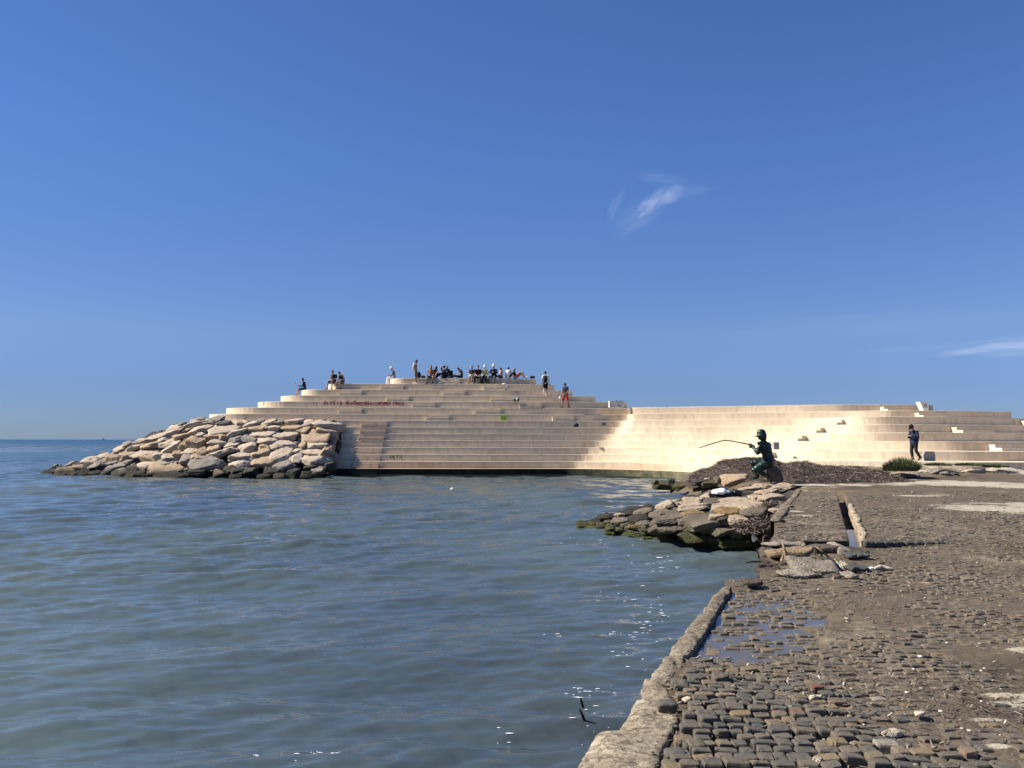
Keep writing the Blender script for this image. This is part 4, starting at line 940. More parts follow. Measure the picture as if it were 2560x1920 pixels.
def tube(pts, rad, ring=8, cap=True):
    """swept tube through points with radii -> verts, faces"""
    V, Fc = [], []; n = len(pts); up0 = Vector((0.13, 0.2, 1)).normalized()
    for i, p in enumerate(pts):
        t = (pts[min(i + 1, n - 1)] - pts[max(i - 1, 0)]).normalized()
        a = t.cross(up0 if abs(t.dot(up0)) < 0.95 else Vector((1, 0, 0))).normalized(); b_ = t.cross(a)
        for j in range(ring):
            th = 2 * math.pi * j / ring; V.append(p + (a * math.cos(th) + b_ * math.sin(th)) * rad[i])
    for i in range(n - 1):
        for j in range(ring): Fc.append((i * ring + j, i * ring + (j + 1) % ring, (i + 1) * ring + (j + 1) % ring, (i + 1) * ring + j))
    if cap: Fc.append(tuple(range(ring))[::-1]); Fc.append(tuple((n - 1) * ring + j for j in range(ring)))
    return V, Fc
def tubes_obj(name, T, mat, parent=None, smooth=True):
    V, Fc = [], []
    for pts, rad, ring in T:
        v, f = tube(pts, rad, ring); o = len(V); V += v; Fc += [tuple(q + o for q in x) for x in f]
    return mesh_obj(name, V, Fc, mat, parent, smooth)
M_wood = plain('driftwood', (0.20, 0.145, 0.09), 0.9, 0.4, 14)
M_dry = plain('bleached_wood', (0.42, 0.36, 0.27), 0.9, 0.25, 20)
M_rust = plain('rusty_iron', (0.07, 0.035, 0.022), 0.85, 0.4, 30)
M_black = plain('black_wood', (0.012, 0.011, 0.010), 0.6, 0.3, 20)
def pline(L, z, dz=0.0): return [at(a, b, z) for a, b in L]
# driftwood post standing in the hole
b0 = zE(735, 640, 0.72); D0 = b0.y
q = [b0, ray(1840 + 728 / 5.821, 1300 + 540 / 5.821, D0 + 0.02), ray(1840 + 705 / 5.821, 1300 + 440 / 5.821, D0 + 0.03), ray(1840 + 682 / 5.821, 1300 + 335 / 5.821, D0 + 0.05)]
o = tubes_obj('driftwood_post', [(q, [0.055, 0.034, 0.022, 0.009], 9), ([b0 + Vector((0.04, 0, 0.0)), q[1] + Vector((0.07, 0, -0.05)), q[1] + Vector((0.06, 0, -0.0))], [0.035, 0.022, 0.008], 7), ([b0 + Vector((-.05, 0, .02)), q[1] + Vector((-0.06, 0, -0.04)), q[1] + Vector((-0.03, 0, 0.05))], [0.03, 0.02, 0.01], 7)], M_wood)
tag(o, 'pointed driftwood post standing upright in the broken paving by the sea', 'driftwood')
# dry reeds spilling over the slab
T = []; rg = random.Random(3)
for k in range(16):
    a0 = 1400 + rg.uniform(0, 190); c0 = ray(1840 + a0 / 5.821, 1300 + rg.uniform(590, 640) / 5.821, 9.9); c1 = ray(1840 + (a0 + rg.uniform(60, 120)) / 5.821, 1300 + rg.uniform(780, 835) / 5.821, 9.55)
    T.append(([c0, c0.lerp(c1, 0.5) + Vector((0, 0, 0.03)), c1], [0.004, 0.008, 0.004], 6))
o = tubes_obj('dry_reeds', T, M_dry); tag(o, 'bundle of dry reeds hanging over the end of the pale slab', 'reeds')
T = []
for k in range(11):
    a0 = 1440 + rg.uniform(0, 150); c0 = ray(1840 + a0 / 5.821, 1300 + rg.uniform(600, 640) / 5.821, 9.95); c1 = ray(1840 + (a0 + rg.uniform(40, 100)) / 5.821, 1300 + rg.uniform(780, 835) / 5.821, 9.6)
    T.append(([c0, c0.lerp(c1, 0.5) + Vector((0, 0, 0.02)), c1], [0.005, 0.011, 0.005], 6))
o = tubes_obj('black_stalks', T, M_black); tag(o, 'dark rotted stalks lying among the dry reeds', 'reeds')
T = []
for a, b2, c, d in [(1140, 380, 1330, 500), (1180, 390, 1260, 480), (1050, 440, 1180, 380)]:
    T.append(([zE(a, b2, 0.86), zE((a + c) / 2, (b2 + d) / 2, 0.86), zE(c, d, 0.80)], [0.007, 0.011, 0.006], 6))
o = tubes_obj('roots', T, M_wood); tag(o, 'thin dead roots behind the pale slab above the hole', 'roots')
# rusty bars
def bars(name, L, lab, mat, r_=0.009):
    o = tubes_obj(name, [(pts, [r_] * len(pts), 7) for pts in L], mat); tag(o, lab, 'iron bar' if mat is M_rust else 'stick'); return o
e = lambda a, b, D: ray(1840 + a / 5.821, 1300 + b / 5.821, D)
bars('rusty_bar', [[e(400, 450, 11.6), e(405, 350, 11.6), e(395, 270, 11.7), e(420, 232, 11.75), e(470, 228, 11.8)], [e(395, 270, 11.7), e(460, 300, 11.8), e(520, 320, 11.9)]], 'rusty hooked bar bent over the water below the white bag', M_rust, 0.016)
bars('rusty_bar', [[e(285, 260, 12.0), e(330, 300, 12.0), e(380, 325, 12.0), e(500, 325, 12.0)]], 'rusty straight bar leaning from the white bag to the paving', M_rust, 0.016)
bars('stick', [[e(300, 420, 10.6), e(320, 480, 10.6), e(340, 565, 10.6)]], 'thin black stick standing up out of the water by the broken paving', M_black)
bars('stick', [[e(140, 615, 10.3), e(260, 605, 10.3), e(390, 608, 10.3)]], 'black bar sticking out level over the water from the broken paving', M_black, 0.012)
bars('rusty_bar', [[e(850, 350, 10.9), e(880, 395, 10.9), e(910, 440, 10.9)], [e(850, 440, 10.9), e(875, 380, 10.9), e(890, 370, 10.9)]], 'small crossed rusty wires on the ochre slab', M_rust, 0.008)
# two black sticks standing in the open water near the kerb
def wstick(L, lab):
    o = tubes_obj('stick', [([at(a, b, 0.02) if i == 0 else ray(a, b, at(*L[0], 0.02).y - 0.01 * i) for i, (a, b) in enumerate(L)], [0.011, 0.012, 0.008][:len(L)], 7)], M_black); tag(o, lab, 'stick', 'black sticks in the water')
wstick([(1462, 1803), (1456, 1788), (1448, 1772)], 'black stick breaking the water surface, the nearer of the pair')
wstick([(1458, 1769), (1454, 1755), (1451, 1745)], 'black stick breaking the water surface, the farther and shorter of the pair')

# white bags
M_white = plain('white_plastic', (0.78, 0.78, 0.78), 0.45, 0.05, 6)
M_blackbag = plain('black_plastic', (0.012, 0.012, 0.013), 0.35, 0.3, 6)
def blob(name, c, ax, mat, seed, parent=None, rough=0.16, sub=4, lab=None, cat=None):
    U, Fc = ico(sub); s = seed * 1.7
    r_ = 1 + 0.22 * fbm(U[:, 0] * 1.8 + s, U[:, 1] * 1.8, U[:, 2] * 1.8, 3, seed) + rough * (0.5 - np.abs(fbm(U[:, 0] * 3 + s, U[:, 1] * 3, U[:, 2] * 3, 3, seed + 5)))
    o = np_mesh(name, U * r_[:, None] * np.array(ax), Fc, mat, parent); o.location = c
    if lab: tag(o, lab, cat)
    return o
c = at(1806, 1243, 0.80); t_ = empty('rubbish_bag', c); tag(t_, 'black rubbish bag with white bag on top lying among the rocks of the spit', 'bag')
m_ = c.y / F
blob('bag_body', (0, 0, 0.06), (34 * m_, 0.22, 13 * m_), M_blackbag, 3, t_)
blob('white_bag', (-8 * m_, -0.12, 14 * m_), (23 * m_, 0.16, 7.5 * m_), M_white, 4, t_)
blob('bag_body', (34 * m_, 0.05, 0.10), (16 * m_, 0.15, 9 * m_), M_blackbag, 6, t_)
c = at(1886, 1336, 0.42); m_ = c.y / F; t_ = empty('white_bag', c); tag(t_, 'crumpled white plastic bag caught on rocks at the water by the rusty bars', 'bag')
blob('bag_top', (0, 0, 6 * m_), (9.5 * m_, 0.06, 6.5 * m_), M_white, 8, t_); blob('bag_tail', (-2 * m_, -0.02, -9 * m_), (5.5 * m_, 0.04, 9 * m_), M_white, 9, t_)
# two glass jars behind the bag
gl = NB('jar_glass'); gl.p.inputs['Transmission Weight'].default_value = 1.0; M_jar = gl.out((0.85, 0.92, 0.88), 0.05, None, 0.5)
for k, px in enumerate((1805, 1816)):
    c = at(px, 1226, 0.84); r_ = 0.05
    prof = [(0.0, 0), (r_, 0), (r_ * 1.05, 0.02), (r_ * 1.05, 0.09), (r_ * 0.75, 0.11), (r_ * 0.75, 0.13), (r_ * 0.68, 0.13), (r_ * 0.68, 0.11), (r_ * 0.95, 0.085), (r_ * 0.95, 0.012), (0, 0.012)]
    V = [(a * math.cos(t), a * math.sin(t), z) for a, z in prof for t in np.linspace(0, 2 * math.pi, 16, endpoint=False)]
    Fc = [(i * 16 + j, i * 16 + (j + 1) % 16, (i + 1) * 16 + (j + 1) % 16, (i + 1) * 16 + j) for i in range(len(prof) - 1) for j in range(16)]
    o = mesh_obj('glass_jar', V, Fc, M_jar, smooth=True); o.location = c
    tag(o, ('left' if k == 0 else 'right') + ' one of two small glass jars behind the rubbish bag', 'jar', 'glass jars on the rocks')
# floats
def lathe(prof, n=20):
    V = [(a * math.cos(t), a * math.sin(t), z) for a, z in prof for t in np.linspace(0, 2 * math.pi, n, endpoint=False)]
    Fc = [(i * n + j, i * n + (j + 1) % n, (i + 1) * n + (j + 1) % n, (i + 1) * n + j) for i in range(len(prof) - 1) for j in range(n)]
    return V, Fc
def flo(px, py, r_, lab, D=None, z=0.0):
    c = at(px, py, 0) if D is None else atD(px, D, z); t_ = empty('float', c); tag(t_, lab, 'float')
    V, Fc = lathe([(0.001, -r_ * 0.5), (r_ * 0.8, -r_ * 0.45), (r_, 0), (r_ * 0.95, r_ * 0.35), (r_ * 0.6, r_ * 0.68), (0.001, r_ * 0.75)]); mesh_obj('buoy_body', V, Fc, M_white, t_, True)
    V, Fc = lathe([(r_ * 1.01, -r_ * 0.12), (r_ * 1.06, -r_ * 0.05), (r_ * 1.06, r_ * 0.05), (r_ * 1.0, r_ * 0.12)]); mesh_obj('band', V, Fc, M_black, t_, True)
flo(1131, 1223, 0.095, 'small white float on open water in front of the seawall')
flo(828, 1186, 0.12, 'white ball at the waterline between the boulders and the stairs', D=47.6, z=0.08)
# tiny vessel on the horizon
c = at(261, 1104, 0); c = Vector((-2420, 4400, 0)); k_ = (261 - 1280) / F; c = Vector((k_ * 4400, 4400, 0)); t_ = empty('boat', c); tag(t_, 'tiny dark boat with a mast on the horizon left of the mound', 'boat')
M_hull = plain('dark_hull', (0.02, 0.025, 0.03), 0.6)
hull = [(-7, 0, 2.2), (-6, -2, 0.0), (5, -2, 0.0), (9, 0, 2.6), (5, 2, 0), (-6, 2, 0), (-7, -2.2, 2.2), (5, -2.4, 2.4), (5, 2.4, 2.4), (-7, 2.2, 2.2)]
mesh_obj('hull', hull, [(0, 6, 1), (6, 7, 2, 1), (7, 3, 2), (3, 8, 4), (8, 9, 5, 4), (9, 0, 5), (0, 5, 1), (1, 2, 3, 4, 5), (0, 9, 8, 3, 7, 6)], M_hull, t_)
tubes_obj('mast', [([Vector((0, 0, 2)), Vector((0, 0, 17))], [0.9, 0.5], 8)], M_hull, t_)
mesh_obj('cabin', [(x, y, z) for z in (2.3, 5.5) for x, y in ((-3, -1.4), (2, -1.4), (2, 1.4), (-3, 1.4))], [(0, 1, 5, 4), (1, 2, 6, 5), (2, 3, 7, 6), (3, 0, 4, 7), (4, 5, 6, 7)], M_hull, t_)

# debris on the cobbles
c = at(2205, 1420, ZN + 0.015)
o = tubes_obj('driftwood_plank', [([at(2186, 1422, ZN + .02), at(2200, 1417, ZN + .03), at(2218, 1420, ZN + .02), at(2236, 1423, ZN + .015)], [0.02, 0.03, 0.022, 0.012], 8)], M_dry); tag(o, 'bleached piece of driftwood lying right of the loose setts', 'driftwood')
o = blob('shell', at(2178, 1421, ZN + 0.02), (0.028, 0.03, 0.02), M_white, 12, rough=0.1, sub=3); tag(o, 'small white shell beside the bleached driftwood', 'shell')
for k, (px, py, s, m, lab) in enumerate([(2302, 1641, 0.022, M_white, 'small upright white fragment in the middle of the cobbles'), (2042, 1743, 0.05, RM['pale'], 'flat white stone beside a red brick on the cobbles'), (2230, 1834, 0.07, RM['pale'], 'larger flat white stone low in the cobbles'),
      (2300, 1783, 0.05, M_dry, 'short pale stick lying on the right-hand cobbles'), (2040, 1904, 0.055, RM['pale'], 'white and dark chipped stone at the bottom of the cobbles'), (1718, 1748, 0.05, RM['pale'], 'pale broken stone on top of the loose setts by the kerb')]):
    c = at(px, py, ZN + 0.035)
    o = rock('loose_stone', c, (s, s * 0.55, s * 0.32), m, 3000 + k, (0, 0, 0.2 * k), 3); tag(o, lab, 'stone')
for k, (px, py, rz) in enumerate([(2042, 1721, 0.1), (1995, 1785, -0.2)]):
    c = at(px, py, ZN + 0.028); o = setblock('red_brick', c, 0.042, 0.026, 0.020, plain('red_brick', (0.15, 0.066, 0.040), 0.9, 0.3, 40), 50 + k, rz=rz)
    tag(o, ('farther' if k == 0 else 'nearer') + ' of two worn red brick pieces among the cobbles', 'brick', 'red brick pieces')
# proud loose setts near the kerb end
for k, (px, py, w, an) in enumerate([(1668, 1766, 48, 0.0), (1765, 1792, 52, 0.05), (1700, 1712, 44, -0.2), (1742, 1700, 46, 0.3), (1800, 1696, 40, 0.1), (1688, 1890, 50, 0.0), (1740, 1868, 44, 0.1)]):
    c = at(px, py, ZN + 0.03); m_ = c.y / F
    o = setblock('loose_sett', c, w * m_ / 2, 0.042, 0.030, M_cob, 80 + k, rz=an, tilt=(R(4), R(3 * math.sin(k))), rough=0.05)
    tag(o, f'loose sett standing proud by the kerb, {ORD[k]} by height above the others', 'paving block') if False else tag(o, ['big square grey sett tipped beside the kerb crack', 'long grey sett right of the tipped one', 'upper left sett at the kerb end of the loose patch', 'wide sett behind the loose patch', 'rightmost sett behind the loose patch', 'lowest sett beside the crack in the kerb', 'sett just above the lowest one by the kerb'][k], 'paving block', 'loose setts by the kerb')
    me = o.data; at_ = me.attributes.new('stone', 'FLOAT', 'POINT'); at_.data.foreach_set('value', np.full(len(me.vertices), [0.1, 0.05, 0.3, 0.55, 0.2, 0.62, 0.4][k], dtype=np.float32))

# ------------------------------------------------------------------ dried seaweed banks
def weed_mat():
    b = NB('dried_seaweed'); P = b.pos(); n1 = b.noise(P, 3.0, 4); n2 = b.noise(P, 26, 5, 0.75); n3 = b.noise(b.mapping(P, (1, 1, 2.2), (0.5, 0.3, 0.4)), 60, 4, 0.8, 1.0)
    c = b.mix(b.rr(n1, 0.35, 0.65), (0.075, 0.053, 0.042), (0.125, 0.092, 0.072))
    c = b.mix(b.rr(n2, 0.52, 0.62), c, (0.24, 0.18, 0.145)); c = b.mix(b.rr(n3, 0.50, 0.38), c, (0.02, 0.014, 0.011))
    return b.out(c, 0.95, b.bump(n2, 1.0, 0.06, b.bump(n3, 1.0, 0.03)), 0.15)
M_weed = weed_mat()
def weed_bank(prof, Dc, depth, zb, lab, seed, n=150, m=46, fade=1.0):
    """prof: photo outline (px, py) of the top at distance Dc; spreads depth to the front and back"""
    xs = np.linspace(prof[0][0], prof[-1][0], n); tp = np.interp(xs, [p[0] for p in prof], [p[1] for p in prof])
    V = []; vv = np.linspace(-1, 1, m)
    for i, px in enumerate(xs):
        dc = Dc(px) if callable(Dc) else Dc
        top = ray(px, tp[i], dc); z0 = zb(px) if callable(zb) else zb
        for v in vv:
            s = abs(v); y = dc + v * (depth(px) if callable(depth) else depth)
            f = (1 - s ** 1.7) ** 0.75 if s < 1 else 0
            V.append((top.x * y / dc if False else top.x + (y - dc) * 0.25, y, z0 + (top.z - z0) * f))
    V = np.array(V)
    d = fbm(V[:, 0] * 1.2, V[:, 1] * 1.2, V[:, 2] * 2, 3, seed) * 0.07 + fbm(V[:, 0] * 7, V[:, 1] * 7, V[:, 2] * 7, 4, seed + 9, 0.65) * 0.045
    V[:, 2] += d * np.clip((V[:, 2] - 0.3) * 3, 0.3, 1); V[:, 1] += 0.5 * d
    # fibres lying all over it
    o = np_mesh('seaweed_bank', V, grid_q(n, m)[:, ::-1], M_weed); tag(o, lab, 'seaweed', kind='stuff')
    g = np.random.default_rng(seed); T = []
    idx = g.integers(0, len(V), 7000 if n > 100 else 1500)
    P0 = V[idx] + g.normal(size=(len(idx), 3)) * np.array([0.05, 0.05, 0.012]); d_ = g.normal(size=(len(idx), 3)) * np.array([0.07, 0.05, 0.035]); w = np.cross(d_, g.normal(size=(len(idx), 3))); w /= np.linalg.norm(w, axis=1)[:, None] + 1e-9; w *= 0.006
    P0[:, 2] += 0.012
    Vf = np.stack([P0 - d_ - w, P0 - d_ + w, P0 + d_ + w, P0 + d_ - w], 1).reshape(-1, 3); Qf = np.arange(len(Vf)).reshape(-1, 4)
    f = np_mesh('seaweed_fibres', Vf, Qf, M_fib, smooth=False, attrs={'stone': np.repeat(g.random(len(idx)), 4)}); tag(f, 'loose dry fibres on the seaweed bank', 'seaweed', kind='stuff')
b = NB('dry_fibre'); M_fib = b.out(b.ramp(b.attr('stone'), [(0, (0.03, 0.02, 0.015)), (0.5, (0.10, 0.072, 0.055)), (0.9, (0.22, 0.17, 0.13)), (1.0, (0.45, 0.38, 0.32))]), 0.9)
weed_bank([(1722, 1205), (1735, 1188), (1774, 1173), (1813, 1151), (1859, 1146), (1900, 1146), (1935, 1154), (1955, 1160), (1975, 1168)], lambda px: lerp([1722, 1800, 1975], [33.5, 32.0, 30.5], px), lambda px: lerp([1722, 1900, 1975], [1.5, 2.6, 2.8], px), lambda px: lerp([1722, 1800, 1900], [0.35, 0.6, 0.8], px), 'steep brown bank of dried seaweed behind the bronze fisherman', 5)
weed_bank([(1925, 1190), (1950, 1168), (1974, 1161), (1989, 1157), (2024, 1158), (2054, 1168), (2089, 1167), (2117, 1173), (2154, 1179), (2200, 1180), (2235, 1190)], lambda px: lerp([1925, 2235], [30.0, 31.5], px), 3.0, 0.78, 'long low brown bank of dried seaweed in front of the seawall', 6)
weed_bank([(1862, 1300), (1880, 1283), (1915, 1268), (1928, 1274), (1940, 1300)], 17.6, 0.5, 0.50, 'clump of dried seaweed caught on the rocks beside the kerb', 7, 70, 30)
weed_bank([(1850, 1325), (1875, 1310), (1900, 1299), (1925, 1302), (1935, 1318)], 16.0, 0.4, 0.50, 'lower clump of dried seaweed hanging over the dark gap by the kerb', 8, 70, 30)

# litter of dry fibres over the paving
g = np.random.default_rng(99); N = 26000
yy = np.exp(g.uniform(math.log(3.2), math.log(24), N)); xx = g.uniform(-0.02, 1, N) * (yy * 0.72 + 0.6)
left = np.array([xedge(v) if v < 11.75 else float(xlf(v)) for v in yy]); ok = xx > left + 0.04
dn = fbm(xx * 0.9, yy * 1.2, o=3, s=77); ok &= (dn + g.normal(size=N) * 0.35) > -0.05; c0 = np.array([chx(v)[0] for v in yy]); c1 = np.array([chx(v)[1] for v in yy]); ok &= ~((yy > 11.7) & (xx > c0 - .03) & (xx < c1 + 0.03))
xx, yy = xx[ok], yy[ok]; hz = np.where(yy < 11.75, near_h(xx, yy), far_h(xx, yy)) + 0.010 + 0.022 * g.random(len(xx)) * (yy > 0)
pm = puddle(xx, yy); keep = pm < 0.25; xx, yy, hz = xx[keep], yy[keep], hz[keep]
a_ = g.uniform(0, math.pi, len(xx)); L_ = g.uniform(0.008, 0.030, len(xx)) * (1 + (yy > 9)); w_ = g.uniform(0.0012, 0.0030, len(xx)) * (1 + yy / 12)
dx, dy = np.cos(a_) * L_, np.sin(a_) * L_; nx, ny = -np.sin(a_) * w_, np.cos(a_) * w_; tz = g.normal(size=len(xx)) * 0.005
C = np.stack([xx, yy, hz], -1)
Vf = np.stack([C + np.stack([-dx - nx, -dy - ny, -tz], -1), C + np.stack([-dx + nx, -dy + ny, -tz], -1), C + np.stack([dx + nx, dy + ny, tz], -1), C + np.stack([dx - nx, dy - ny, tz], -1)], 1).reshape(-1, 3)
b = NB('dry_litter'); M_lit = b.out(b.ramp(b.attr('stone'), [(0, (0.035, 0.026, 0.02)), (0.45, (0.12, 0.088, 0.06)), (0.85, (0.24, 0.19, 0.13)), (0.97, (0.36, 0.30, 0.22)), (0.99, (0.6, 0.56, 0.48))]), 0.9)
f = np_mesh('dry_litter', Vf, np.arange(len(Vf)).reshape(-1, 4), M_lit, smooth=False, attrs={'stone': np.repeat(g.random(len(xx)), 4)}); tag(f, 'dry seaweed fibres and twigs strewn over the cobbles', 'litter', kind='stuff')
# pebbles and shell chips
Vs, Fs, As, off = [], [], [], 0
for k in range(700):
    y = math.exp(rg.uniform(math.log(3.3), math.log(26))); x = rg.uniform(0, 1) * (y * 0.72)
    if x < (xedge(y) if y < 11.75 else float(xlf(y))) + 0.05: continue
    if y > 11.7 and chx(y)[0] - .05 < x < chx(y)[1] + 0.2: continue
    s = rg.uniform(0.006, 0.016) * (1 + y / 14); z = float((near_h if y < 11.75 else far_h)(np.array([[x]]), np.array([[y]]))[0, 0]) + s * 0.3 + (0.03 if y < 6 else 0.012)
    v, f = rock_shape((s, s * 0.8, s * 0.5), 4000 + k, 1); Vs.append(v + np.array([x, y, z])); Fs.append(f + off); As.append(np.full(len(v), rg.random())); off += len(v)
b = NB('pebble'); M_peb = b.out(b.ramp(b.attr('stone'), [(0, (0.10, 0.085, 0.065)), (0.6, (0.22, 0.18, 0.13)), (0.85, (0.36, 0.31, 0.23)), (1.0, (0.6, 0.55, 0.46))]), 0.8)
f = np_mesh('pebbles', np.concatenate(Vs), np.concatenate(Fs), M_peb, attrs={'stone': np.concatenate(As)}); tag(f, 'small pebbles and shell chips scattered over the paving', 'pebbles', kind='stuff')
# rocks on the gravel bank under the wall
z5 = lambda a, b: (2080 + a / 4.608, 960 + b / 4.608)
for k, (a, b2, w, h, t, lab) in enumerate([(760, 1050, 340, 90, 'pale', 'long low pale rock left end of the gravel bank'), (880, 1045, 220, 70, 'pale', 'pale rock with a dark hollow on the gravel bank'), (1190, 1010, 190, 110, 'grey', 'tallest pale rock in the middle of the gravel bank'),
        (1290, 1030, 130, 70, 'grey', 'grey rock right of the tallest one on the gravel bank'), (1400, 1035, 90, 50, 'dark', 'small dark rock on the gravel bank'), (1650, 1005, 260, 110, 'pale', 'rough pale rock on the right of the gravel bank'),
        (1180, 970, 90, 40, 'pale', 'small pale rock at the back of the gravel bank'), (290, 960, 90, 50, 'dark', 'dark driftwood-like rock on the seaweed bank by the wall'), (570, 1020, 100, 70, 'dark', 'dark rounded rock between seaweed and gravel banks'), (1060, 1010, 120, 50, 'pale', 'flat pale rock between the hollow rock and the tallest rock')]):
    px, py = z5(a, b2); Dk = 29.0
    while Dk < 34.5:
        c = ray(px, py, Dk)
        if c.z < float(far_h(np.array([[c.x]]), np.array([[c.y]]))[0, 0]) + h * 0.14 * Dk / F / 4.608: break
        Dk += 0.1
    m_ = c.y / F / 4.608
    o = rock('bank_rock', c, (w * m_ * 0.55, 0.3, h * m_ * 0.48), RM[t], 700 + k, (0, 0, 0.1), 4, 0.07); tag(o, lab, 'rock')
# grass tuft and creeping green
def leaf_mat(name, a, b_):
    b = NB(name); c = b.ramp(b.attr('stone'), [(0, a), (0.7, b_), (1.0, tuple(min(1, x * 1.6) for x in b_))]); b.p.inputs['Subsurface Weight'].default_value = 0.0
    return b.out(c, 0.7)
M_grass = leaf_mat('grass_blades', (0.040, 0.052, 0.016), (0.085, 0.095, 0.035))
def blades(name, centre, rx, ry, hh, n, mat, seed, lean=0.35, wid=0.012, zf=None, parent=None):
    g = np.random.default_rng(seed); V, A = [], []
    a = g.uniform(0, 2 * math.pi, n); r_ = np.sqrt(g.random(n)); bx = r_ * np.cos(a) * rx; by = r_ * np.sin(a) * ry
    h = hh * (1 - 0.55 * r_ ** 2) * g.uniform(0.55, 1.15, n); lx = bx / rx * lean * hh + g.normal(size=n) * 0.08 * hh; ly = by / ry * lean * hh * 0.6 + g.normal(size=n) * 0.08 * hh
    w = wid * g.uniform(0.6, 1.3, n); an = g.uniform(0, math.pi, n); wx, wy = np.cos(an) * w, np.sin(an) * w
    z0 = np.zeros(n) if zf is None else zf(bx, by)
    p0 = np.stack([bx - wx, by - wy, z0], -1); p1 = np.stack([bx + wx, by + wy, z0], -1)
    m0 = np.stack([bx + lx * 0.4 + wx * .8, by + ly * 0.4 + wy * .8, z0 + h * 0.6], -1); m1 = np.stack([bx + lx * 0.4 - wx * .8, by + ly * 0.4 - wy * .8, z0 + h * 0.6], -1)
    t0 = np.stack([bx + lx + wx * .15, by + ly + wy * .15, z0 + h], -1); t1 = np.stack([bx + lx - wx * .15, by + ly - wy * .15, z0 + h], -1)
    V = np.stack([p0, p1, m0, m1, t0, t1], 1).reshape(-1, 3); i = np.arange(n)[:, None] * 6
    Q = np.concatenate([i + np.array([0, 1, 2, 3]), i + np.array([3, 2, 4, 5])])
    o = np_mesh(name, V, Q, mat, parent, smooth=False, attrs={'stone': np.repeat(g.random(n), 6)}); o.location = centre; return o
c = ray(2257, 1177, 31.0); t_ = empty('grass_tuft', c); tag(t_, 'dense green grass tuft growing by the foot of the wall beside the walking man', 'plant')
blades('blades', (0, 0, 0), 0.58, 0.45, 0.54, 2600, M_grass, 1, 0.45, 0.010, parent=t_)
blades('stems', (0, 0, 0), 0.60, 0.40, 0.72, 150, M_dry, 2, 0.5, 0.006, parent=t_)
blades('blades', (-0.42, -0.15, 0), 0.4, 0.3, 0.32, 700, M_grass, 9, 0.6, 0.010, parent=t_)
for k, (px, py, w, lab) in enumerate([(2345, 1164, 32, 'low green creeping plant left of the gravel bank top'), (2425, 1164, 36, 'low thin green strip along the middle of the gravel bank'), (2490, 1168, 30, 'low green creeping plant right end of the gravel bank')]):
    c = ray(px, py, 32.6); m_ = c.y / F
    o = blades('creeping_plant', c, w * m_, 0.35, 0.14, 900, M_grass, 30 + k, 0.7, 0.012); tag(o, lab, 'plant')
# foamy flecks and small splash, some drawn out as painted wave glints
g = np.random.default_rng(4); pts = []
for px, py, sx, sy, n in [(1480, 1725, 90, 18, 42), (1420, 1735, 60, 20, 20), (1620, 1560, 60, 35, 60), (1600, 1500, 90, 40, 60), (1560, 1585, 60, 12, 22), (1660, 1400, 140, 40, 55), (1540, 1350, 130, 14, 45), (1750, 1378, 90, 8, 20), (720, 1900, 110, 12, 34), (820, 1905, 60, 12, 12), (1270, 1835, 40, 25, 9),
                          (1660, 1223, 40, 4, 14), (1500, 1810, 110, 50, 26), (1560, 1640, 70, 40, 30), (1400, 1590, 60, 5, 9)]:
    for _ in range(n):
        a, b2 = px + g.normal() * sx * 0.5, py + g.normal() * sy * 0.5; p = at(a, b2, 0)
        if p.x > (float(xin(p.y)) - 0.35 if p.y < 8.4 else xedge(min(p.y, 11.7)) - 0.1): continue
        (g.random() < 0.32) and pts.append((p, g.uniform(0.5, 1.5)))
V, Fc = [], []
C = np.array([p[:] for p, _ in pts]); hz = wave_field(C[:, 0], C[:, 1], np.maximum(0.02, C[:, 1] * 0.004)); hz2 = wave_field(C[:, 0], C[:, 1] + 0.03, np.maximum(0.02, C[:, 1] * 0.004))
for i, (p, s) in enumerate(pts):
    n = 9; o = len(V); s = s * s * 0.6; r1, r2 = s * (0.010 + 0.0026 * p.y), s * (0.0018 + 0.0004 * p.y)
    for j in range(n):
        t = 2 * math.pi * j / n; q = g.uniform(0.6, 1.2); V.append((p.x + math.cos(t) * r1 * q, p.y + math.sin(t) * r2 * q, hz[i] + 0.006 + (hz2[i] - hz[i]) / 0.03 * math.sin(t) * r2 * q))
    V.append((p.x, p.y, hz[i] + 0.010)); Fc += [(o + j, o + (j + 1) % n, o + n) for j in range(n)]
o = mesh_obj('foam_glints', V, Fc, plain('foam_glints', (0.75, 0.77, 0.78), 0.5, 0.05, 30), smooth=True); tag(o, 'white foamy flecks, bubbles and painted-in wave glints on the water near the kerb', 'foam_glints', kind='stuff')
